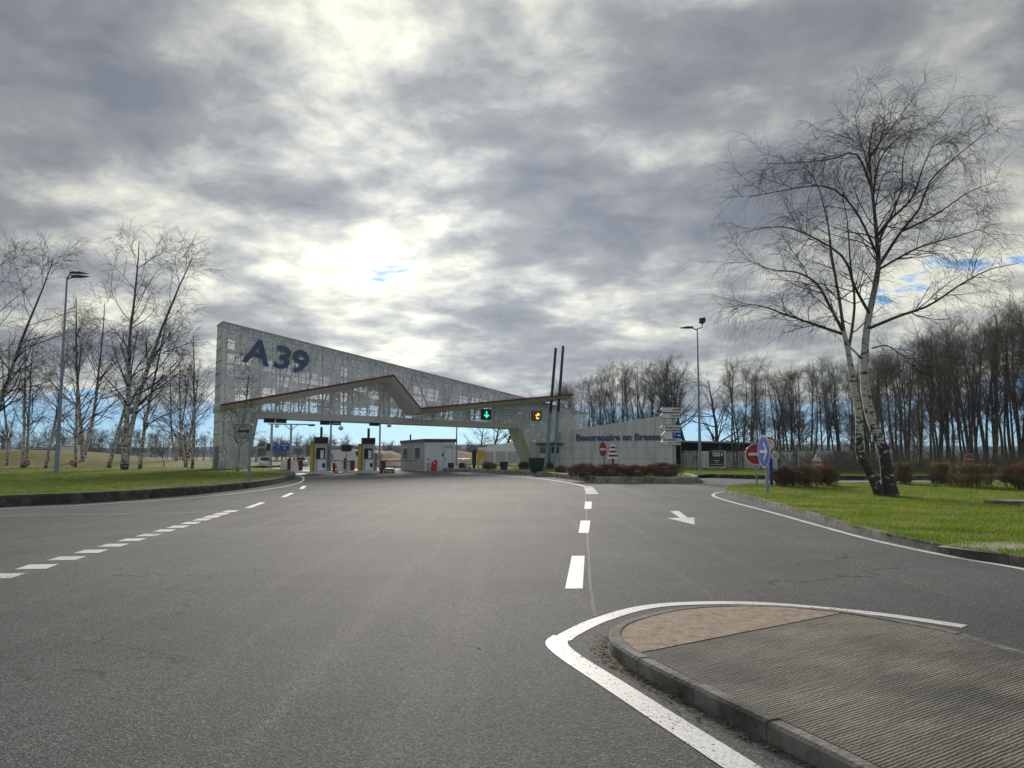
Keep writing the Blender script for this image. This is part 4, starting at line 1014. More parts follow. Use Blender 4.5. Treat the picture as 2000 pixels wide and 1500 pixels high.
# warning triangle and red notice
b = G(1597, 927, .2); o = thing('warning_sign', 'white warning triangle above a red notice plate behind the bushes', 'sign', b)
c = D(1596, 893, b.y); s = 21 / FOC * b.y; fr = frame(c, R(4))
MB().tube([b, Vector((b.x, b.y, D(1596, 877, b.y).z))], .04, 8).build('post', 'steel', o)
tri = lambda k: [(-.5 * k, -.43 * k), (.5 * k, -.43 * k), (0, .43 * k)]
pl = MB().prism(tri(s), -.07, -.05, fr).build('plate', 'sign_white', o)
MB().prism(tri(s * .93), -.075, -.07, fr).build('rim', 'sign_red', pl); MB().prism([(x, z - .03 * s) for x, z in tri(s * .74)], -.08, -.075, fr).build('face', 'sign_white', pl)
MB().prism([(-.03 * s, -.08 * s), (.03 * s, -.08 * s), (.045 * s, .2 * s), (-.045 * s, .2 * s)], -.085, -.08, fr).prism([(-.03 * s, -.2 * s), (.03 * s, -.2 * s), (.03 * s, -.13 * s), (-.03 * s, -.13 * s)], -.085, -.08, fr).build('exclamation_mark', 'sign_black', pl)
c2 = D(1597, 906, b.y); fr2 = frame(c2, R(4)); w = 22 / FOC * b.y; h = 15 / FOC * b.y
pl = MB().prism([(-w / 2, -h / 2), (w / 2, -h / 2), (w / 2, h / 2), (-w / 2, h / 2)], -.07, -.05, fr2).build('notice_plate', 'sign_white', o)
MB().prism([(-w * .47, -h * .46), (w * .47, -h * .46), (w * .47, h * .46), (-w * .47, h * .46)], -.075, -.07, fr2).build('notice_face', 'sign_red', pl)
text_mb('ATTENTION', h * .26, .004, lambda x, y, z: fr2(x, -.078, z + h * .25)).build('caption', 'sign_white', pl)
for k in (-.02, -.2): MB().prism([(-w * .36, h * (k - .045)), (w * .36, h * (k - .045)), (w * .36, h * (k + .045)), (-w * .36, h * (k + .045))], -.08, -.075, fr2).build('caption', 'sign_white', pl)
# give-way sign seen from behind
b = G(1539.5, 926, .2); o = thing('give_way_sign', 'back of a triangular give-way sign in front of the concrete wall', 'sign', b); c = D(1539.5, 893, b.y); s = 22 / FOC * b.y; fr = frame(c, 0)
MB().tube([b, Vector((b.x, b.y, c.z + .3 * s))], .04, 8).build('post', 'frame_grey', o); MB().prism([(-.5 * s, .43 * s), (.5 * s, .43 * s), (0, -.43 * s)], .045, .065, fr).build('plate', 'sign_back', o)
# back of the toll sign on the left lawn
b = G(486, 941, KZ); o = thing('toll_sign', 'pale square sign board seen from behind, with ring and bar, on the left lawn', 'sign', b); Y = b.y
p1, p2 = D(457.5, 827, Y + .1), D(492, 857, Y + .1); cx, cz = (p1.x + p2.x) / 2, (p1.z + p2.z) / 2; w, h = p2.x - p1.x, p1.z - p2.z; fr = frame((cx, Y + .1, cz), 0)
MB().tube([b - Vector((0, 0, .1)), Vector((b.x, b.y, D(487, 834, Y).z))], .07, 10).build('post', 'blue_steel', o)
def rrect(w, h, r):
    out = []
    for sx, sz, a0 in ((1, 1, 0), (-1, 1, 90), (-1, -1, 180), (1, -1, 270)):
        for k in range(4): t = R(a0 + 30 * k); out.append((sx * (w / 2 - r) + r * math.cos(t), sz * (h / 2 - r) + r * math.sin(t)))
    return out
pl = MB().prism(rrect(w, h, .12), 0, .04, fr).build('plate', 'sign_back', o)
ring = MB()
for (aw, ah, rr_, wd) in ((w * .9, h * .86, .1, .05),):
    q = rrect(aw, ah, rr_)
    for i in range(len(q)): ring.bar(fr(q[i][0], -.02, q[i][1]), fr(q[(i + 1) % len(q)][0], -.02, q[(i + 1) % len(q)][1]), .04)
ring.build('rim', 'frame_grey', pl)
circ = MB(); q = disc_pts(h * .33, 24)
for i in range(24): circ.bar(fr(q[i][0], -.02, q[i][1]), fr(q[(i + 1) % 24][0], -.02, q[(i + 1) % 24][1]), .035)
circ.build('ring', 'frame_grey', pl)
MB().box(fr(w * .04, -.04, 0), (w * .62, .05, h * .13)).build('bracket_bar', 'dark_metal', pl)
# stack of arrow signs
b = G(1316.5, 931, .25); Y = b.y; o = thing('direction_sign', 'stack of five white arrow signs on a white post by the kerb', 'sign', b)
MB().tube([b - Vector((0, 0, .1)), Vector((b.x, Y, D(1316, 796, Y).z))], [.13, .11], 12).build('post', 'sign_back', o)
def arrow_plate(x0, x1, y0, y1, txt, xs=1.0):
    a_, d_ = D(x0, y0, Y - .2), D(x1, y1, Y - .2); w, h = d_.x - a_.x, a_.z - d_.z; fr = frame(((a_.x + d_.x) / 2, Y - .2, (a_.z + d_.z) / 2), R(3))
    ol = lambda k: [(-w / 2 + k, 0), (-w / 2 + h * .45 + k * .3, -h / 2 + k), (w / 2 - k, -h / 2 + k), (w / 2 - k, h / 2 - k), (-w / 2 + h * .45 + k * .3, h / 2 - k)]
    pl = MB().prism(ol(0), -.02, .03, fr).build('arrow_plate', 'sign_dark', o); MB().prism(ol(.035), -.026, -.02, fr).build('face', 'sign_white', pl)
    if txt == 'APRR':
        MB().prism([(x + w * .18, z) for x, z in disc_pts(h * .23, 14)], -.032, -.026, fr).build('logo', 'orange', pl)
        text_mb('APRR', h * .52, .004, lambda x, y, z: fr(x + w * .36, -.031, z), bold=.006).build('lettering', 'sign_black', pl)
    elif txt == 'P':
        for k, cx in ((0, w * .18), (1, w * .385)):
            MB().prism([(cx - h * .27, -h * .33), (cx + h * .27, -h * .33), (cx + h * .27, h * .33), (cx - h * .27, h * .33)], -.032, -.026, fr).build('pictogram', 'sign_blue', pl)
        text_mb('P', h * .55, .004, lambda x, y, z: fr(x + w * .18, -.037, z), bold=.012).build('lettering', 'sign_white', pl)
        MB().prism([(w * .385 + x * h, z * h) for x, z in ((-.2, -.08), (.2, -.08), (.2, .01), (.1, .03), (.05, .12), (-.08, .12), (-.13, .03), (-.2, .01))], -.038, -.032, fr).build('car_symbol', 'sign_white', pl)
    else:
        text_mb(txt, h * .62, .004, lambda x, y, z: fr(x + w * .46, -.031, z), bold=.004, align='RIGHT', xs=xs).build('lettering', 'sign_black', pl)
arrow_plate(1288.5, 1329, 795, 806, 'APRR'); arrow_plate(1288.5, 1329.5, 806.5, 817.5, 'District', .85); arrow_plate(1288.5, 1330, 829.5, 840.5, 'Gendarmerie', .8)
arrow_plate(1291, 1330.5, 841.5, 859, 'P'); arrow_plate(1289.5, 1331, 859.5, 870, 'vers D 678', .85)
# dark notice board on two legs
p1, p2 = D(1384.5, 881.5, 78), D(1414.5, 911, 78); o = thing('notice_board', 'dark notice board on two legs in front of the fenced yard', 'sign', (p1.x, 78, .2)); w, h = p2.x - p1.x, p1.z - p2.z; fr = frame(((p1.x + p2.x) / 2, 78, (p1.z + p2.z) / 2), 0)
for x in (-.3, .3): MB().bar(fr(x * w, .06, -h / 2 - 1.0), fr(x * w, .06, h * .4), .09).build('leg', 'sign_back', o)
pl = MB().prism([(-w / 2, -h / 2), (w / 2, -h / 2), (w / 2, h / 2), (-w / 2, h / 2)], -.03, .03, fr).build('panel', 'sign_dark', o)
MB().prism([(-w * .26, h * .17), (w * .24, h * .17), (w * .24, h * .42), (-w * .26, h * .42)], -.036, -.03, fr).build('logo_plate', 'sign_white', pl)
MB().prism([(w * .31, h * .2), (w * .41, h * .2), (w * .41, h * .40), (w * .31, h * .40)], -.036, -.03, fr).build('pictogram', 'sign_white', pl)
MB().prism([(x - w * .16, z + h * .295) for x, z in disc_pts(h * .09, 12)], -.042, -.036, fr).build('logo', 'orange', pl)
text_mb('APRR', h * .19, .004, lambda x, y, z: fr(x + w * .06, -.04, z + h * .295), bold=.005).build('lettering', 'sign_black', pl)
text_mb('Pour votre sécurité', h * .145, .004, lambda x, y, z: fr(x, -.034, z + h * .06), xs=.82).build('lettering', 'sign_white', pl)
for z, k in ((-.1, .22), (-.23, .1), (-.37, .4)): MB().prism([(-w * k, h * (z - .028)), (w * k, h * (z - .028)), (w * k, h * (z + .028)), (-w * k, h * (z + .028))], -.036, -.03, fr).build('caption', 'sign_back', pl)
# red and white striped marker
b = G(1197.5, 933, .22); o = thing('marker_post', 'red post topped by a tapering red and white striped cone', 'marker', b); zt = D(1197, 868, b.y).z - b.z; zm = D(1197, 896, b.y).z - b.z
MB().tube([b - Vector((0, 0, .05)), b + Vector((0, 0, zm))], .09, 10).build('post', 'bright_red', o)
for i in range(7):
    k0, k1 = i / 7, (i + 1) / 7; MB().tube([b + Vector((0, 0, zm + (zt - zm) * k0)), b + Vector((0, 0, zm + (zt - zm) * k1))], [.36 - .27 * k0, .36 - .27 * k1], 14).build('band', 'sign_white' if i % 2 == 0 else 'dark_red', o)

# ------------------------------------------------------------------ buildings
def wall_poly(o, name, m, pts_xz, A, B, thick):
    """wall standing between ground points A and B; pts (0..1 along, z)"""
    A, B = Vector(A), Vector(B); d = B - A; d.z = 0; nrm = Vector((d.y, -d.x, 0)).normalized()
    if nrm.y > 0: nrm = -nrm
    fr = lambda s, y, z: Vector((A.x, A.y, 0)) + d * s + nrm * (-y) + Vector((0, 0, z))
    MB().prism(pts_xz, 0, thick, fr).build(name, m, o); return fr
YL, YR = 98.2, 91.0
Lp, Rp = D(1086, 845, YL), D(1317, 812, YR); A = Vector((Lp.x, YL, 0)); B = Vector((Rp.x, YR, 0))
bld = thing('toll_office', 'concrete toll office with sloping roofline and wall lettering', 'building', (A + B) / 2)
ztl, ztr = Lp.z, Rp.z
fr = wall_poly(bld, 'front_wall', 'concrete', [(0, .1), (1, .1), (1, ztr - .25), (.875, ztr), (0, ztl)], A, B, .4)
LN = (B - A).length
for z in (1.3, 2.6, 3.9):      # formwork joints
    s1 = 1.0 if z < ztr else .9; MB().hexa([fr(.0, -.012, z), fr(s1, -.012, z), fr(s1, .0, z), fr(0, 0, z)], [fr(.0, -.012, z + .025), fr(s1, -.012, z + .025), fr(s1, 0, z + .025), fr(0, 0, z + .025)]).build('formwork_joint', 'kerb_grey', bld)
for s in [i / 13 for i in range(1, 13)]:
    zt = ztl + (ztr - ztl) * min(1, s / .875) - .05; MB().hexa([fr(s, -.01, .2), fr(s + .0016, -.01, .2), fr(s + .0016, 0, .2), fr(s, 0, .2)], [fr(s, -.01, zt), fr(s + .0016, -.01, zt), fr(s + .0016, 0, zt), fr(s, 0, zt)]).build('formwork_joint', 'kerb_grey', bld)
A2, B2 = A + Vector((3, 14, 0)), B + Vector((2.5, 12, 0))
wall_poly(bld, 'side_wall', 'concrete', [(0, .1), (1, .1), (1, ztr * .8), (0, ztr - .25)], B + Vector((-.05, .3, 0)), B2, .3)
MB().hexa([A + Vector((.3, .5, ztl - .5)), B + Vector((-.3, .5, ztr - .6)), B2 + Vector((0, 0, ztr - 1.0)), A2 + Vector((0, 0, ztl - 1))], [A + Vector((.3, .5, ztl - .2)), B + Vector((-.3, .5, ztr - .4)), B2 + Vector((0, 0, ztr - .8)), A2 + Vector((0, 0, ztl - .8))]).build('roof', 'kerb_grey', bld)
# wall lettering
tl, tr_ = D(1125, 856, YL - 1), D(1293, 853, YR + 1)
c0 = (tl + tr_) / 2; dv = (B - A).normalized(); zt = (tl.z + tr_.z) / 2
s0 = ((c0 - A).dot(dv)) / LN; wid = (tr_ - tl).length
fl = lambda x, y, z: fr(s0 + x / LN, y - .05, zt + z)
tm = text_mb('Beaurepaire en Bresse', 1.15, .07, fl, bold=.022)
ext = [Vector(v) for v in tm.v]; wx = max(v.dot(dv) for v in ext) - min(v.dot(dv) for v in ext); k = wid / wx
tm = text_mb('Beaurepaire en Bresse', 1.12, .07, fl, bold=.045, xs=k)
par = list(range(len(tm.v)))
def find(i):
    while par[i] != i: par[i] = par[par[i]]; i = par[i]
    return i
for f_ in tm.f:
    for q_ in f_[1:]: par[find(q_)] = find(f_[0])
groups = {}
for f_ in tm.f: groups.setdefault(find(f_[0]), []).append(f_)
comps = []
for fs_ in groups.values():
    xs_ = [Vector(tm.v[i]).dot(dv) for f_ in fs_ for i in f_]; comps.append([min(xs_), max(xs_), fs_])
comps.sort(key=lambda c_: c_[0]); letters = []
for c_ in comps:
    if letters and c_[0] < letters[-1][1] - 0.04: letters[-1][1] = max(letters[-1][1], c_[1]); letters[-1][2] += c_[2]
    else: letters.append(c_)
for c_ in letters:
    idx = sorted({i for f_ in c_[2] for i in f_}); mp_i = {i: n_ for n_, i in enumerate(idx)}
    MB().add([tm.v[i] for i in idx], [tuple(mp_i[i] for i in f_) for f_ in c_[2]]).build('letter', 'letter_slate', bld)
# glazed entrance left of the lettered wall
E0, E1 = D(1052, 890, 98.7), D(1091, 890, 98.0)
fe = wall_poly(bld, 'entrance_wall', 'concrete', [(0, .1), (1, .1), (1, 3.3), (0, 3.4)], (E0.x, 98.7, 0), (E1.x, 98.0, 0), .3)
MB().hexa([fe(-.05, -1.0, 3.1), fe(1.28, -1.0, 3.1), fe(1.2, .2, 2.95), fe(-.05, .2, 2.95)], [fe(-.05, -1.0, 3.3), fe(1.28, -1.0, 3.3), fe(1.2, .2, 3.3), fe(-.05, .2, 3.3)]).build('entrance_canopy', 'kerb_grey', bld)
for a_, b_, z0, z1, m, nm in ((.06, .38, 2.0, 2.75, 'glass_dark', 'window'), (.66, 1.0, 2.0, 2.75, 'glass_dark', 'window'), (.44, .60, .2, 2.8, 'glass_dark', 'door'), (.40, .435, .15, 2.85, 'sign_white', 'door_frame'), (.605, .64, .15, 2.85, 'sign_white', 'door_frame'), (.14, .38, .2, 1.9, 'sign_white', 'panel'), (.66, .97, .2, 1.9, 'sign_white', 'panel'), (.04, 1.0, 1.92, 1.99, 'sign_back', 'transom')):
    MB().hexa([fe(a_, -.06, z0), fe(b_, -.06, z0), fe(b_, .0, z0), fe(a_, .0, z0)], [fe(a_, -.06, z1), fe(b_, -.06, z1), fe(b_, .0, z1), fe(a_, .0, z1)]).build(nm, m, bld)
# low annex behind the right portal leg
p1, p2 = D(941, 873, 118), D(1034, 862, 112); an = thing('annex_building', 'low pale concrete annex behind the right portal leg', 'building', (p1.x, 118, 0))
fa = wall_poly(an, 'front_wall', 'white_wall', [(0, .1), (1, .1), (1, p2.z + .3), (.15, p1.z + .15), (0, p1.z - .3)], (p1.x, 118, 0), (p2.x, 112, 0), .3)
wall_poly(an, 'back_wall', 'white_wall', [(0, .1), (1, .1), (1, p2.z), (0, p1.z)], (p1.x - 1, 126, 0), (p2.x, 121, 0), .3)
MB().hexa([fa(0, .2, p1.z - .5), fa(1, .2, p2.z - .2), fa(1, 8, p2.z - .4), fa(0, 8, p1.z - .7)], [fa(0, .2, p1.z - .35), fa(1, .2, p2.z - .05), fa(1, 8, p2.z - .25), fa(0, 8, p1.z - .55)]).build('roof', 'kerb_grey', an)
MB().hexa([fa(.80, -.9, 2.55), fa(.97, -.9, 2.55), fa(.97, 0, 2.6), fa(.80, 0, 2.6)], [fa(.80, -.7, 3.25), fa(.97, -.7, 3.25), fa(.97, 0, 3.3), fa(.80, 0, 3.3)]).build('awning', 'sign_white', an)
for a_, b_ in ((.02, .26), (.30, .52), (.55, .78)): MB().hexa([fa(a_, -.03, .6), fa(b_, -.03, .6), fa(b_, 0, .6), fa(a_, 0, .6)], [fa(a_, -.03, 2.3), fa(b_, -.03, 2.3), fa(b_, 0, 2.3), fa(a_, 0, 2.3)]).build('panel', 'sign_back', an)
# staff cabin with red roof edge
cb0 = G(829, 918.5, .1); YC = cb0.y
cbn = thing('toll_cabin', 'pale grey toll cabin with red roof edge, windows and a side door', 'building', (cb0.x, YC, 0))
sd = Vector((-math.sin(R(21)), math.cos(R(21)), 0)); fd = Vector((math.cos(R(12)), math.sin(R(12)), 0))
Hc = D(829, 858.5, YC).z; rayx = lambda px: (px - 1000) / FOC
def hit(px, o_, d_):   # distance along d_ from o_ where image column px is met
    k = rayx(px); return (k * o_.y - o_.x) / (d_.x - k * d_.y)
C0 = Vector((cb0.x, YC, 0)); wf = hit(889.5, C0, fd); ls = hit(784, C0, sd)
C1, C2 = C0 + fd * wf, C0 + sd * ls; C3 = C1 + sd * ls
up = lambda p, z: p + Vector((0, 0, z))
MB().hexa([up(C0, .0), up(C1, .0), up(C3, .0), up(C2, .0)], [up(C0, Hc - .2), up(C1, Hc - .2), up(C3, Hc - .2), up(C2, Hc - .2)]).build('wall', 'white_wall', cbn)
e = .12
MB().hexa([up(C0 - fd * e - sd * e, Hc - .25), up(C1 + fd * e - sd * e, Hc - .25), up(C3 + fd * e + sd * e, Hc - .25), up(C2 - fd * e + sd * e, Hc - .25)], [up(C0 - fd * e - sd * e, Hc + .08), up(C1 + fd * e - sd * e, Hc + .08), up(C3 + fd * e + sd * e, Hc + .08), up(C2 - fd * e + sd * e, Hc + .08)]).build('roof_edge', 'red_trim', cbn)
sN = Vector((-sd.y, sd.x, 0)); sN = sN if sN.dot(C1 - C0) < 0 else -sN; fN = Vector((fd.y, -fd.x, 0))
def onside(s0, s1, z0, z1, d, m, nm, par=None):
    q = [C0 + sd * s0, C0 + sd * s1]; return MB().hexa([up(q[0], z0), up(q[1], z0), up(q[1] + sN * d, z0), up(q[0] + sN * d, z0)], [up(q[0], z1), up(q[1], z1), up(q[1] + sN * d, z1), up(q[0] + sN * d, z1)]).build(nm, m, par or cbn)
def onfront(s0, s1, z0, z1, d, m, nm, par=None):
    q = [C0 + fd * s0, C0 + fd * s1]; return MB().hexa([up(q[0], z0), up(q[1], z0), up(q[1] + fN * d, z0), up(q[0] + fN * d, z0)], [up(q[0], z1), up(q[1], z1), up(q[1] + fN * d, z1), up(q[0] + fN * d, z1)]).build(nm, m, par or cbn)
onside(.02, ls - .02, .15, Hc - .3, .03, 'cabin_side', 'side_cladding')
for s0, s1 in ((ls * .18, ls * .36), (ls * .70, ls * .88)):
    w_ = onside(s0, s1, 1.35, 2.55, .05, 'glass_dark', 'window'); onside(s0 - .05, s1 + .05, 2.55, 2.66, .09, 'sign_white', 'frame', w_); onside(s0 - .05, s1 + .05, 1.24, 1.35, .09, 'olive_yellow', 'sill', w_)
dr = onfront(wf * .64, wf * .90, .2, 2.35, .05, 'white_wall', 'door'); onfront(wf * .63, wf * .64, .15, 2.4, .07, 'sign_back', 'door_frame', dr); onfront(wf * .90, wf * .91, .15, 2.4, .07, 'sign_back', 'door_frame', dr); onfront(wf * .66, wf * .685, 1.2, 1.35, .11, 'dark_metal', 'handle', dr)
onfront(wf * .60, wf * .93, 2.55, 3.0, .14, 'sign_white', 'name_board'); onfront(wf * .61, wf * .92, 2.6, 2.78, .16, 'sign_back', 'name_strip')
onfront(wf * .57, wf * .61, 1.6, 1.9, .1, 'dark_metal', 'intercom')
MB().tube([up(C0 + fd * wf * .1 + sd * ls * .7, Hc), up(C0 + fd * wf * .1 + sd * ls * .7, Hc + .75)], .09, 10).build('flue', 'dark_metal', cbn)
lb = C0 + fd * wf * .30 + fN * .18
o = thing('red_board', 'bright red board leaning against the cabin front', 'board', lb)
fb = frame(lb, R(12)); MB().prism([(-.32, .05), (.28, .05), (.36, 1.0), (.30, 1.25), (.05, 1.15), (-.24, .9)], -.06, .06, fb).build('board', 'bright_red', o)
MB().prism([(-.02, .75), (.10, .75), (.12, .95), (.0, .93)], -.07, -.06, fb).build('emblem', 'sign_white', o)
pn = C0 + fN * 1.2 + fd * .25; o = thing('payment_post', 'slim post with a small white notice box before the cabin corner', 'post', up(pn, 0)); MB().tube([up(pn, 0), up(pn, 1.2)], .05, 8).build('post', 'dark_metal', o); MB().box(up(pn, 1.25), (.32, .12, .7), R(12)).build('notice_box', 'sign_white', o); MB().box(up(pn, 1.3) + fN * .07, (.16, .02, .2), R(12)).build('symbol', 'bright_red', o)

# far left sheds
p = D(85, 880, 170); sh = thing('grey_shed', 'long grey shed beyond the left embankment', 'building', (p.x, 170, 0)); fs = frame((p.x, 170, 0), .05)
MB().prism([(-5, 0), (4, 0), (4, 3.4), (-5, 2.9)], 0, 8, fs).build('wall', 'frame_grey', sh); MB().prism([(-5.2, 2.9), (4.2, 3.4), (4.2, 3.6), (-5.2, 3.1)], -.3, 8.3, fs).build('roof', 'sign_back', sh)
p = D(126, 880, 168); sh = thing('white_shed', 'small white gable-ended shed beyond the left embankment', 'building', (p.x, 168, 0)); fs = frame((p.x, 168, 0), .0)
MB().prism([(-.95, 0), (.95, 0), (.95, 3.7), (-.95, 4.0)], 0, 6, fs).build('wall', 'white_wall', sh); MB().prism([(-1.05, 4.0), (1.05, 3.7), (1.05, 3.82), (-1.05, 4.12)], -.2, 6.2, fs).build('roof', 'frame_grey', sh)

# fenced yard on the right: concrete panels, posts, mesh fence, dark open shed roof
yw = thing('yard_wall', 'grey precast concrete panel wall around the yard at the wood edge', 'wall', tuple(D(1450, 900, 92))[:2] + (0,))
xsq = [1335, 1362, 1390, 1420, 1452, 1486, 1520, 1556, 1592, 1630, 1668]
for i, (xa, xb) in enumerate(zip(xsq, xsq[1:])):
    Ya, Yb = 92 - i * .9, 92 - (i + 1) * .9; a_, b_ = D(xa, 900, Ya), D(xb, 900, Yb); zt = D(xa, 880 + (i % 2), Ya).z
    for k in range(4):
        z0, z1 = .1 + (zt - .1) * k / 4, .1 + (zt - .1) * (k + 1) / 4 - .015
        MB().hexa([(a_.x + .08, Ya, z0), (b_.x - .08, Yb, z0), (b_.x - .08, Yb + .12, z0), (a_.x + .08, Ya + .12, z0)], [(a_.x + .08, Ya, z1), (b_.x - .08, Yb, z1), (b_.x - .08, Yb + .12, z1), (a_.x + .08, Ya + .12, z1)]).build('panel', 'concrete' if i % 3 else 'stone_wall', yw)
    MB().box((a_.x, Ya + .03, zt / 2 + .08), (.16, .2, zt)).build('post', 'kerb_grey', yw)
fc = thing('mesh_fence', 'thin grey bar fence in front of the yard wall', 'fence', tuple(D(1450, 900, 86))[:2] + (.2,))
xx = 1332
while xx < 1500:
    Yf = 87 - (xx - 1332) * .012; q = D(xx, 900, Yf); MB().bar((q.x, Yf, .15), (q.x, Yf, 2.0), .045).build('bar' if (xx - 1332) % 21 else 'post', 'sign_back', fc); xx += 5.25
for z in (.5, 1.1, 1.75):
    q1, q2 = D(1332, 900, 87), D(1500, 900, 85); MB().bar((q1.x, 87, z), (q2.x, 85, z), .045).build('rail', 'sign_back', fc)
sp1, sp2 = D(1330, 862, 98), D(1524, 866, 96); shd = thing('open_shed', 'low dark roofed open shed behind the yard wall', 'building', (sp1.x, 98, 0))
MB().hexa([(sp1.x, 98, sp1.z - .15), (sp2.x, 96, sp2.z - .15), (sp2.x, 102, sp2.z + .1), (sp1.x, 104, sp1.z + .1)], [(sp1.x, 98, sp1.z), (sp2.x, 96, sp2.z), (sp2.x, 102, sp2.z + .25), (sp1.x, 104, sp1.z + .25)]).build('roof', 'frame_grey', shd)
MB().hexa([(sp1.x, 103, .1), (sp2.x, 101, .1), (sp2.x, 101.2, .1), (sp1.x, 103.2, .1)], [(sp1.x, 103, sp1.z), (sp2.x, 101, sp2.z), (sp2.x, 101.2, sp2.z), (sp1.x, 103.2, sp1.z)]).build('back_wall', 'dark_metal', shd)
for k in range(6): f = k / 5; x_ = sp1.x + (sp2.x - sp1.x) * f; MB().bar((x_, 98.2 - 2 * f, .1), (x_, 98.2 - 2 * f, sp1.z - .1), .14).build('post', 'frame_grey', shd)

# ------------------------------------------------------------------ toll lane equipment
def island_lane(px, py, lab_i, nose_back):
    b = G(px, py, 0); b.z = 0
    o = thing('toll_island', lab_i, 'traffic island', b)
    fr = lambda u, v, z: b + TX * u + NX * v + Vector((0, 0, z))
    out = [(-.85, -9.5), (.85, -9.5), (.95, 0), (.8, 1.6), (.4, 2.3), (-.4, 2.3), (-.8, 1.6), (-.95, 0)]
    n_ = len(out); mb = MB(); mb.add([fr(u, v, -.05) for u, v in out] + [fr(u * .96, v, .2) for u, v in out], [tuple(range(n_)), tuple(range(2 * n_ - 1, n_ - 1, -1))] + [(i, (i + 1) % n_, n_ + (i + 1) % n_, n_ + i) for i in range(n_)])
    mb.build('kerb', 'concrete', o)
    # rounded bumper at the far end
    q = G(nose_back[0], nose_back[1], .2); bo = thing('concrete_bumper', 'white rounded concrete bumper at the far end of the island with ' + nose_back[2], 'bumper', (q.x, q.y, .18))
    prof = [(-.72, 0), (-.66, .75), (-.5, 1.02), (.5, 1.02), (.66, .75), (.72, 0)]
    MB().prism(prof, -.5, .6, frame((q.x, q.y, .18), AZ)).build('body', 'white_wall', bo)
    MB().box((q.x + .12, q.y - .58, .85), (.3, .06, 1.1), R(8)).build('marker_plate', 'dark_red', bo)
    return b, fr
def toll_machine(b, fr, lab, Hb):
    o = thing('toll_machine', lab, 'toll booth', up(b, .2)); yaw = R(17); f2 = frame(up(b, .2), yaw)
    bx = lambda x0, x1, y0, y1, z0, z1, m, nm, par=None: MB().hexa([f2(x0, y0, z0), f2(x1, y0, z0), f2(x1, y1, z0), f2(x0, y1, z0)], [f2(x0, y0, z1), f2(x1, y0, z1), f2(x1, y1, z1), f2(x0, y1, z1)]).build(nm, m, par or o)
    bx(-.5, .62, -.45, .55, 0, Hb, 'sign_back', 'cabinet'); bx(-.85, -.5, -.2, .6, 0, Hb + .05, 'olive_yellow', 'side_column'); bx(-.80, -.66, -.26, -.2, .1, Hb - .1, 'yellow', 'yellow_strip')
    bx(-.55, .68, -.5, .6, Hb, Hb + .62, 'dark_red', 'roof_sign'); bx(-.55, .68, -.52, -.5, Hb + .1, Hb + .5, 'sign_black', 'display')
    bx(-.36, .42, -.47, -.45, 1.15, 2.15, 'sign_black', 'screen_bay'); bx(.02, .30, -.62, -.47, 1.2, 1.95, 'sign_white', 'card_reader'); bx(-.2, .5, -.5, -.45, .1, 1.05, 'white_wall', 'front_panel'); bx(.2, .45, -.53, -.5, .35, .75, 'sign_black', 'coin_tray')
    bx(-.02, .2, .0, .2, Hb + .62, Hb + 1.55, 'dark_metal', 'signal_mast'); bx(.62, .9, -.3, .3, 0, 1.7, 'frame_grey', 'side_cabinet')
    return o
def barrier(b, fr, u0, v, ln, lab):
    p = fr(u0, v, .2); o = thing('barrier', lab, 'barrier', p)
    MB().box(p + Vector((0, 0, .5)), (.35, .45, 1.0), AZ).build('housing', 'dark_red', o)
    pole_a = p + Vector((0, 0, .95)); d_ = TX * (1 if ln > 0 else -1)
    for k in range(6):
        a_, c_ = pole_a + d_ * abs(ln) * k / 6, pole_a + d_ * abs(ln) * (k + 1) / 6; MB().bar(a_, c_, .09).build('arm', 'frame_grey' if k % 2 else 'dark_red', o)
def crook(b, fr, u, v, H, lab):
    p = fr(u, v, .2); o = thing('camera_pole', lab, 'pole', p)
    MB().tube([p, up(p, H)], .085, 10).build('pole', 'steel', o)
    MB().tube([up(p, H - .1) + TX * (.5 - .5 * math.cos(t)) + Vector((0, 0, .32 * math.sin(t))) for t in np.linspace(0, 3.4, 9)], .045, 8).build('curved_arm', 'steel', o)
    MB().lathe(up(p, H - .42) + TX * .97, [(.02, .36), (.2, .3), (.24, .15), (.17, 0), (.02, -.04)], 12).build('lamp_globe', 'lens', o)
    MB().box(up(p, 1.35), (.5, .3, .55), AZ).build('control_box', 'sign_back', o)
b1, f1 = island_lane(624, 925, 'concrete island carrying the first toll machine, nearest the left lawn', (565, 920.5, 'the first machine'))
toll_machine(f1(0, 0, 0), f1, 'toll payment machine with red roof sign on the first island', 2.55)
b2, f2_ = island_lane(717, 923.5, 'concrete island carrying the second toll machine, beside the cabin', (674, 918.5, 'the second machine'))
toll_machine(f2_(0, 0, 0), f2_, 'toll payment machine with red roof sign on the second island', 2.55)
barrier(b1, f1, -.3, -5, -3.6, 'lowered barrier arm across the left lane')
barrier(b2, f2_, -.4, -3, -3.8, 'lowered barrier arm between the two toll machines')
barrier(b2, f2_, 1.3, .8, 3.6, 'lowered barrier arm between second machine and cabin')
crook(b1, f1, 1.2, -.6, 4.3, 'crook topped pole beside the first toll machine'); crook(b2, f2_, 1.5, -.6, 4.7, 'crook topped pole beside the second toll machine')
def small_sign(px, py, H, lab):
    q = G(px, py, .1); o = thing('lane_sign', lab, 'sign', q); MB().tube([q, up(q, H)], .04, 8).build('post', 'frame_grey', o); MB().prism(rrect(1.0, .68, .12), -.06, .0, frame(up(q, H), AZ * .6)).build('plate', 'dark_metal', o)
small_sign(675.5, 921, 2.3, 'dark rounded lane sign before the second toll machine')
q = f2_(1.1, 2.4, 0); o = thing('hazard_block', 'low block with black and white hazard stripes at the cabin lane', 'block', q); MB().box(up(q, .22), (1.3, .5, .44), AZ).build('block', 'sign_black', o)
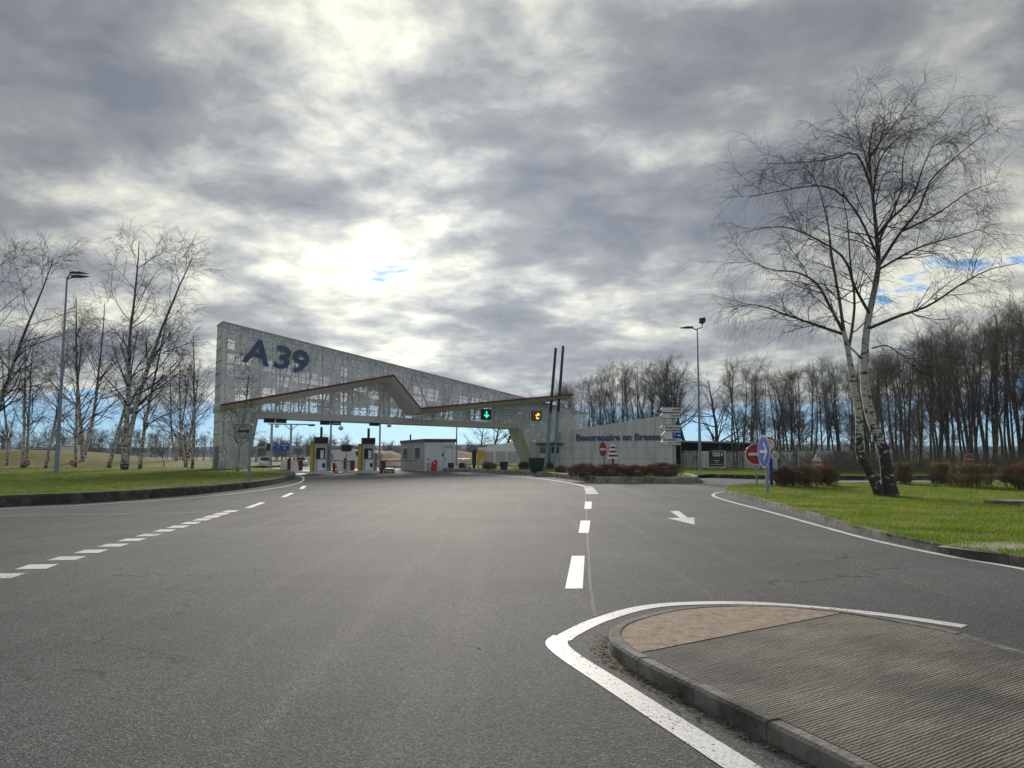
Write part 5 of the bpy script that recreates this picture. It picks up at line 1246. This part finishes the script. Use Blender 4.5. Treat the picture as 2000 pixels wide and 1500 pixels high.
for k in range(5):
    MB().hexa([q + TX * (-.6 + k * .26) + NX * .26 + Vector((0, 0, .05)), q + TX * (-.5 + k * .26) + NX * .26 + Vector((0, 0, .05)), q + TX * (-.5 + k * .26) + NX * .25 + Vector((0, 0, .05)), q + TX * (-.6 + k * .26) + NX * .25 + Vector((0, 0, .05))], [q + TX * (-.48 + k * .26) + NX * .26 + Vector((0, 0, .4)), q + TX * (-.38 + k * .26) + NX * .26 + Vector((0, 0, .4)), q + TX * (-.38 + k * .26) + NX * .25 + Vector((0, 0, .4)), q + TX * (-.48 + k * .26) + NX * .25 + Vector((0, 0, .4))]).build('stripe', 'sign_white', o)
q = G(656, 923.5, 0); o = thing('traffic_cone', 'orange traffic cone at the nose of the first toll island', 'cone', q)
MB().box(up(q, .03), (.5, .5, .06), .3).build('base', 'dark_red', o); MB().lathe(up(q, .06), [(.2, 0), (.13, .35), (.04, .85)], 14).build('cone', 'orange', o, True); MB().lathe(up(q, .06), [(.165, .2), (.135, .36)], 14).build('band', 'sign_white', o)
q = f1(.7, 1.9, .2); o = thing('bollard', 'short dark red bollard on the nose of the first island', 'bollard', q); MB().lathe(q, [(.12, 0), (.12, .7), (.08, .8)], 12).build('post', 'dark_red', o)
# overhead lamp gantry behind the first lane, plain mast beside it
q = D(567, 900, 98); q.z = 0; H = D(567, 828, 98).z; o = thing('lamp_gantry', 'T-shaped steel gantry with braced arms behind the toll lanes', 'gantry', q)
MB().tube([q, up(q, H)], .14, 10).build('post', 'steel', o); wl, wr = D(524, 829, 98).x - q.x, D(616, 831, 98).x - q.x
MB().bar(up(q, H) + Vector((wl, 0, 0)), up(q, H) + Vector((wr, 0, -.1)), .16).build('crossarm', 'steel', o)
for s in (-1, 1): MB().tube([up(q, H - .8 - .0), up(q, H) + Vector((s * .95, 0, 0))], .05, 8).build('brace', 'steel', o)
MB().box(up(q, H - .2) + Vector((wr - .5, 0, 0)), (.7, .3, .18)).build('lamp_head', 'dark_metal', o); MB().lathe(up(q, H - .5) + Vector((D(541, 830, 98).x - q.x, 0, 0)), [(.05, .4), (.25, .35), (.28, .15), (.1, 0)], 12).build('camera_dome', 'lens', o)
q = D(529, 900, 96); q.z = 0; o = thing('steel_post', 'plain pale steel post left of the T-shaped gantry', 'post', q); MB().tube([q, up(q, D(529, 827, 96).z)], .15, 10).build('shaft', 'steel', o); MB().box(up(q, 2.7) - Vector((.35, .1, 0)), (.35, .3, .9)).build('junction_box', 'dark_metal', o)
q = D(891.5, 900, 100); q.z = 0; o = thing('steel_post', 'slim blue grey post right behind the cabin', 'post', q); MB().tube([q, up(q, D(891, 829, 100).z)], [.12, .08], 10).build('shaft', 'blue_steel', o)
q = D(1015.5, 912, 90); q.z = .2; o = thing('street_light', 'short pale lamp pole with flat head in front of the portal leg', 'lamp post', q); Ht = D(1014, 808, 90).z; MB().tube([q, up(q, Ht - .2)], [.07, .05], 8).build('pole', 'sign_back', o); MB().prism([(-.35, 0), (.3, .05), (.25, .16), (-.2, .18)], -.15, .15, frame(up(q, Ht - .25), .2)).build('lamp_head', 'lens', o)
# motorway gantry with blue signs beyond
Yg = 190; gq = D(560, 900, Yg); gq.z = 0; o = thing('sign_gantry', 'distant motorway gantry carrying two blue direction panels', 'gantry', gq)
for x in (594, 500): p = D(x, 900, Yg); MB().bar((p.x, Yg, 0), (p.x, Yg, D(x, 873, Yg).z), .45).build('post', 'steel', o)
p, p2 = D(500, 874, Yg), D(597, 874, Yg); MB().bar(p, p2, .4).build('beam', 'steel', o)
for x0, x1 in ((521, 540.5), (546, 565.5)):
    a_, d_ = D(x0, 866, Yg - .5), D(x1, 879.5, Yg - .5); pl = MB().hexa([(a_.x, Yg - .5, d_.z), (d_.x, Yg - .5, d_.z), (d_.x, Yg - .3, d_.z), (a_.x, Yg - .3, d_.z)], [(a_.x, Yg - .5, a_.z), (d_.x, Yg - .5, a_.z), (d_.x, Yg - .3, a_.z), (a_.x, Yg - .3, a_.z)]).build('sign_panel', 'sign_blue', o)
    cx = (a_.x + d_.x) / 2; w = d_.x - a_.x; zc = (a_.z + d_.z) / 2
    fr_ = frame((cx, Yg - .52, zc), 0); MB().prism([(-.05, .1), (.05, .1), (.05, -.3), (.25, -.2), (.25, -.32), (0, -.6), (-.25, -.32), (-.25, -.2), (-.05, -.3)], -.02, 0, fr_).build('arrow', 'sign_white', pl)
    MB().prism([(-w * .36, .3), (w * .36, .3), (w * .36, .48), (-w * .36, .48)], -.02, 0, fr_).build('caption', 'sign_white', pl)
# vehicles
def car(q, yaw, lab, k=1.0, name='white_car', van=False):
    o = thing(name, lab, 'van' if van else 'car', q); f = frame(q, yaw); f = (lambda g: (lambda x, y, z: g(x * k, y * k, z * k)))(f)
    L2 = 2.1 if not van else 2.8
    if van: side = [(-L2, .35), (-L2, 2.5), (1.4, 2.6), (2.0, 1.5), (2.75, 1.25), (2.8, .4)]
    else: side = [(-L2, .35), (-L2, .85), (-1.9, 1.0), (-1.5, 1.42), (.1, 1.48), (.85, .98), (1.95, .82), (2.1, .6), (2.08, .33)]
    # front faces -y : x across, length along y
    MB().prism([(-a_, z) for a_, z in side], -.86, .86, lambda s, y, z: f(y, s, z)).build('body', 'car_white', o)
    if van: MB().prism([(.86 * s, z) for s, z in ((-.9, 1.6), (.9, 1.6), (.8, 2.3), (-.8, 2.3))], 0, .02, lambda x, y, z: f(x, -1.75 - (2.3 - z) * .45, z)).build('windscreen', 'glass_dark', o)
    else:
        MB().prism([(-.72, 1.0), (.72, 1.0), (.6, 1.42), (-.6, 1.42)], 0, .02, lambda x, y, z: f(x, -.88 + (z - .98) * 1.5 - .03, z)).build('windscreen', 'glass_dark', o)
        for s in (-1, 1): MB().prism([(-.7, 1.0), (1.5, 1.0), (1.2, 1.38), (-.1, 1.4)], -.01, .01, lambda x, y, z, s=s: f(s * .865, x, z)).build('side_window', 'glass_dark', o)
    for s in (-1, 1):
        for yy in (-1.3, 1.3): MB().tube([f(s * .70, yy, .33), f(s * .88, yy, .33)], .33 * k, 14).build('wheel', 'rubber', o)
        MB().box(f(s * .6, -L2 - .005, .68), (.34 * k, .04, .16 * k), yaw).build('headlight', 'lens', o)
    return o
q = D(517, 900, 118); q.z = 0; car(q, R(18), 'white car approaching beyond the portal leg')
q = D(586, 900, 124); q.z = 0; car(q, R(25), 'white car partly hidden behind the first toll machine')
q = D(682, 900, 112); q.z = 0; car(q, R(60), 'white van behind the second toll machine', 1.0, 'white_van', True)
q = D(231, 900, 150); q.z = .3; o = thing('red_trailer', 'low red trailer with a white end parked beyond the left lawn', 'trailer', q); f = frame(q, 0); MB().prism([(-.9, .5), (.75, .5), (.75, 1.15), (-.9, 1.15)], 0, 2, f).build('bed', 'bright_red', o); MB().prism([(.8, .5), (1.3, .5), (1.3, 1.7), (.85, 1.7)], 0, 2, f).build('cab', 'car_white', o)
for x in (-.6, 1.0): MB().tube([f(x, -.05, .35), f(x, .25, .35)], .35, 12).build('wheel', 'rubber', o)
for x, lab in ((901, 'white lidded bin with red trim behind the cabin, nearer the slim post'), (914.5, 'white lidded bin with red trim beside the yellow frame')):
    q = D(x, 905, 88); q.z = .2; o = thing('white_bin', lab, 'bin', q); f = frame(q, .2)
    MB().prism([(-.3, .15), (.3, .15), (.38, .95), (-.38, .95)], -.3, .3, f).build('body', 'sign_white', o); MB().prism([(-.42, .95), (.42, .95), (.3, 1.12), (-.36, 1.1)], -.36, .36, f).build('lid', 'car_white', o); MB().prism([(-.34, .45), (.34, .45), (.35, .52), (-.35, .52)], -.32, -.3, f).build('stripe', 'bright_red', o)
    for s in (-.22, .22): MB().tube([f(s, -.1, .12), f(s, .1, .12)], .12, 10).build('wheel', 'rubber', o)
a_, d_ = D(932, 879, 86), D(948.5, 911, 86); o = thing('yellow_stand', 'yellow upright frame with a yellow panel behind the shrubs', 'stand', (a_.x, 86, .2)); w = d_.x - a_.x; f = frame((a_.x, 86, 0), 0)
MB().prism([(0, .2), (w * .25, .2), (w * .25, a_.z), (0, a_.z)], 0, .3, f).build('upright', 'yellow', o); MB().prism([(w * .25, a_.z - .95), (w, a_.z - .95), (w, a_.z - .15), (w * .25, a_.z - .15)], .05, .2, f).build('panel', 'yellow', o); MB().prism([(w * .25, a_.z - .12), (w, a_.z - .12), (w, a_.z), (w * .25, a_.z)], .0, .3, f).build('crossbar', 'yellow', o)

# ------------------------------------------------------------------ planters and shrubs
def planter(x, ybase, wpx, ytop, lab, m='planter_green'):
    q = G(x, ybase, .22); k = q.y / FOC; r = wpx / 2 * k; h = q.z * 0 + (D(x, ytop, q.y).z - .22)
    o = thing('planter', lab, 'planter', q); MB().lathe(q, [(r * .45, 0), (r * .72, h * .12), (r * .93, h * .42), (r, h * .94), (r * 1.02, h), (r * .92, h), (r * .90, h * .93)], 24).build('pot', m, o, True); MB().lathe(q + Vector((0, 0, h * .9)), [(r * .88, 0), (r * .6, .03), (.01, .05)], 16).build('soil', 'bark_dark', o)
    return q, r, h
planter(1048, 923.5, 31.5, 894, 'largest dark green round planter beside the leaning masts')
planter(984, 920, 16, 902, 'medium dark green planter between low shrubs')
planter(880.5, 916.5, 12, 904, 'small dark planter near the cabin door')
planter(926, 916, 9, 881, 'tall slim dark planter column beside the yellow frame')
def shrub(name, c, sx, sy, h, n, leaf, m, lab, seed, cat='shrub', group=None, clipped=False, stems=60):
    rng = np.random.default_rng(seed); o = thing(name, lab, cat, c, group)
    S = np.stack([rng.uniform(-.5, .5, stems) * sx * .8, rng.uniform(-.5, .5, stems) * sy * .8, np.zeros(stems)], 1)
    d = np.stack([S[:, 0] * .5 / max(sx, .1) + rng.normal(0, .2, stems), S[:, 1] * .5 / max(sy, .1) + rng.normal(0, .2, stems), np.ones(stems)], 1)
    B, br = grow(S, d, rng.uniform(.65, 1.02, stems) * h, np.full(stems, .012), 5, .1, 0, rng, .4)
    s, dd, l, r = spawn(B, br, 7, .1, 1, 45, 15, rng, lambda t, i, q, k: q.uniform(.15, .4, k) * h, .7)
    C, cr = grow(s, dd, l, np.clip(r, .004, .008), 3, .15, 0.03, rng, .5)
    v, f = tubes([(B, br), (C, cr)], 3); link(mesh_np('stems', v, f), 'stems', 'twigs_brown', o)
    u = rng.normal(0, 1, (n, 3)); u /= np.linalg.norm(u, axis=1, keepdims=True); rr = rng.uniform(0.35, 1, n) ** .5
    lump = 1 + .16 * np.sin(u[:, 0] * 5 + seed) * np.cos(u[:, 1] * 4 + seed * 2) + .1 * np.sin(u[:, 2] * 9 + seed)
    if clipped: u = np.sign(u) * np.abs(u) ** .7; u /= np.maximum(1, np.abs(u).max(1, keepdims=True))
    pos = u * (rr * lump)[:, None] * np.array([sx / 2, sy / 2, h * .47]) + np.array([0, 0, h * .53])
    pos[:, 2] = np.maximum(pos[:, 2], .05)
    a1 = rng.normal(0, 1, (n, 3)); a1 /= np.linalg.norm(a1, axis=1, keepdims=True); a2 = np.cross(a1, rng.normal(0, 1, (n, 3))); a2 /= np.linalg.norm(a2, axis=1, keepdims=True)
    lf = leaf * rng.uniform(.6, 1.3, (n, 1)); V = np.stack([pos - a1 * lf, pos + a2 * lf * .5, pos + a1 * lf, pos - a2 * lf * .5], 1).reshape(-1, 3)
    link(mesh_np('foliage', V, np.arange(4 * n).reshape(-1, 4)), 'foliage', m, o)
    return o
sdv = 100
def px_shrub(x0, x1, ybase, ytop, zg, m, lab, sy=None, dens=1.0, leaf=.05, clipped=False, group=None, name='shrub'):
    global sdv; sdv += 1
    q = G((x0 + x1) / 2, ybase, zg); w = (x1 - x0) / FOC * q.y; h = D(1000, ytop, q.y).z - zg
    n_ = int(min(6500, 520 * dens * (w + .4) * (h + .3) * 2)); return shrub(name, q, w, sy or min(w, 1.6), h, n_, leaf, m, lab, sdv, 'shrub', group, clipped)
# red hedge in four bushes on the middle lawn
for x0, x1, yt, lab in ((1108, 1172, 905, 'low red brown bush at the left end of the middle hedge'), (1160, 1224, 905, 'red brown bush below the tall no-entry disc'), (1215, 1272, 907, 'lowest red brown bush in the middle hedge'), (1260, 1332, 902, 'twiggy red brown bush around the arrow sign post')):
    px_shrub(x0, x1, 934, yt, .22, 'leaf_red', lab, 1.4, 1.1, .045, group='hedge on the middle lawn')
px_shrub(1083, 1107, 926, 909, .22, 'leaf_brown', 'small rounded bush left of the red hedge')
px_shrub(941, 971, 918, 903, .22, 'leaf_brown', 'pale brown rounded shrub between two planters')
px_shrub(896, 909, 915, 904, .22, 'leaf_brown', 'small dark round shrub in front of the white bins')
px_shrub(1012, 1033, 917, 902, .22, 'leaf_green', 'spiky green shrub at the foot of the portal leg')
px_shrub(1066, 1082, 916, 904, .22, 'leaf_green', 'dark green bush behind the leaning masts')
px_shrub(1112, 1140, 911, 898, .22, 'leaf_green', 'clipped dark green hedge against the lettered wall', clipped=True)
px_shrub(1510, 1556, 950, 912, .13, 'leaf_red', 'red leaved bush right behind the blue arrow sign', 1.4)
px_shrub(1545, 1600, 951, 907, .13, 'leaf_brown', 'taller brown twiggy bush below the warning triangle', 1.5)
px_shrub(1590, 1636, 949, 911, .13, 'leaf_red', 'red brown bush nearest the birch trunk on the left', 1.4)
px_shrub(1745, 1778, 946, 903, .13, 'leaf_brown', 'brown bush just right of the birch trunk', 1.4, clipped=True)
px_shrub(1822, 1858, 947, 901, .13, 'leaf_brown', 'clipped narrow bush with bare lower stems', 1.5, clipped=True)
px_shrub(1860, 1936, 953, 902, .13, 'leaf_brown', 'wide clipped olive brown bush on the right lawn', 1.8, clipped=True, leaf=.045)
px_shrub(1964, 2070, 957, 901, .13, 'leaf_red', 'dense red brown bush at the right end of the lawn', 2.0, clipped=True)
# concrete inspection cover and bare slab on the right lawn
q = G(1975, 986, .13); o = thing('inspection_cover', 'square concrete inspection cover sunk in the right lawn', 'cover', q); MB().box(q + Vector((0, 0, .05)), (1.1, .9, .14), .1).build('frame', 'kerb_grey', o); MB().box(q + Vector((0, 0, .125)), (.9, .7, .03), .1).build('lid', 'stone_wall', o)
sheet([tuple(G(x, y, .13)[:2]) for x, y in ((1830, 1068), (1880, 1058), (2000, 1058), (2300, 1062), (2400, 1150), (2000, 1088))], .136, 'concrete_pad', 'path', parent=lawn_right)

# ------------------------------------------------------------------ grass blades (uncountable)
def inside(poly, pts):
    x, y = pts[:, 0], pts[:, 1]; r = np.zeros(len(pts), bool); n_ = len(poly)
    for i in range(n_):
        (x1, y1), (x2, y2) = poly[i], poly[(i + 1) % n_]
        c_ = ((y1 > y) != (y2 > y)) & (x < (x2 - x1) * (y - y1) / ((y2 - y1) + 1e-12) + x1); r ^= c_
    return r
def grass(name, poly, box, n_, z, hmin, hmax, seed):
    rng = np.random.default_rng(seed); x0, x1, y0, y1 = box
    # denser close to the camera
    t = rng.uniform(0, 1, n_ * 4); Yv = 1 / (1 / y0 + (1 / y1 - 1 / y0) * t); Xv = rng.uniform(x0, x1, n_ * 4)
    clump = np.sin(Xv * 2.1 + 1.3 * np.sin(Yv * 1.7)) + np.sin(Yv * 2.7 + Xv) + rng.normal(0, .8, n_ * 4)
    P = np.stack([Xv, Yv], 1); ok = inside(poly, P) & (clump > -.9); P = P[ok][:n_]; cl = clump[ok][:n_]; m_ = len(P)
    h = rng.uniform(hmin, hmax, m_) * (1 + .25 * np.clip(cl, -1, 2)); an = rng.uniform(0, 6.28, m_); wd = .006 + P[:, 1] * .00035
    b0 = np.stack([P[:, 0] - np.cos(an) * wd, P[:, 1] - np.sin(an) * wd, np.full(m_, z - .01)], 1); b1 = np.stack([P[:, 0] + np.cos(an) * wd, P[:, 1] + np.sin(an) * wd, np.full(m_, z - .01)], 1)
    tp = np.stack([P[:, 0] + rng.normal(0, .5, m_) * h, P[:, 1] + rng.normal(0, .5, m_) * h, z + h], 1)
    V = np.stack([b0, b1, tp], 1).reshape(-1, 3); o = link(mesh_np(name, V, np.arange(3 * m_).reshape(-1, 3)), name, 'blades'); tag(o, kind='stuff')
rp = [tuple(p[:2]) for p in inset(right_edge, .16) + right_back]
grass('grass_right', rp, (5, 40, 9, 45), 130000, .13, .03, .075, 1)
lp = [tuple(p[:2]) for p in inset(left_edge, .32)] + [(-140, 160), (-140, 10)]
grass('grass_left', lp, (-75, -10, 22, 95), 110000, KZ, .03, .09, 2)
mp_ = [tuple(p[:2]) for p in inset(mid_edge, .34)] + mid_far
grass('grass_middle', mp_, (-15, 28, 44, 100), 26000, .22, .04, .10, 3)
fp = [tuple(p[:2]) for p in inset(far_edge, .3)] + [(160, 75), (110, 125), (40, 130), (22, 66)]
grass('grass_far', fp, (12, 60, 50, 80), 30000, .20, .04, .10, 4)
# dry leaf and twig litter along the gutters, scattered on the asphalt
rng = np.random.default_rng(8); V = []
def litter(path, n_, spread, off):
    for _ in range(n_):
        i = rng.integers(0, len(path) - 1); p = path[i] + (path[i + 1] - path[i]) * rng.uniform(); nn = normals2d([path[i], path[i + 1]])[0]
        c_ = p - nn * (off + abs(rng.normal(0, spread))); c_.z = 0; a_ = rng.uniform(0, 6.28); l_, w_ = rng.uniform(.012, .05), rng.uniform(.004, .012)
        u_ = Vector((math.cos(a_), math.sin(a_), rng.uniform(-.1, .3))) * l_; v_ = Vector((-math.sin(a_), math.cos(a_), 0)) * w_
        for q_ in (c_ - u_, c_ + v_, c_ + u_, c_ - v_): V.append((q_.x, q_.y, max(.006, .012 + q_.z)))
litter([p for p in isl if p.y > 2.5], 900, .06, .02); litter(right_edge, 900, .12, .02)
for _ in range(60):
    c_ = Vector((rng.uniform(-4, 6), rng.uniform(5, 22), 0)); a_ = rng.uniform(0, 6.28); l_ = rng.uniform(.015, .06)
    u_ = Vector((math.cos(a_), math.sin(a_), .1)) * l_; v_ = Vector((-math.sin(a_), math.cos(a_), 0)) * .008
    for q_ in (c_ - u_, c_ + v_, c_ + u_, c_ - v_): V.append((q_.x, q_.y, max(.006, .012 + q_.z)))
tag(link(mesh_np('leaf_litter', np.array(V), np.arange(len(V)).reshape(-1, 4)), 'leaf_litter', 'leaf_brown'), kind='stuff')

# ------------------------------------------------------------------ haze
hz = MB().box((0, 1950, 44), (7600, 4200, 92)).build('haze', None); tag(hz, kind='stuff')
hm = bpy.data.materials.new('haze_air'); hm.use_nodes = True; ht = hm.node_tree; ht.nodes.clear()
ho = N(ht, 'ShaderNodeOutputMaterial'); hv = N(ht, 'ShaderNodeVolumePrincipled'); hv.inputs['Color'].default_value = (0.55, 0.74, 1.0, 1); hv.inputs['Density'].default_value = 0.00014; hv.inputs['Anisotropy'].default_value = 0.2
L(ht, hv.outputs[0], ho.inputs['Volume']); hz.data.materials.append(hm)
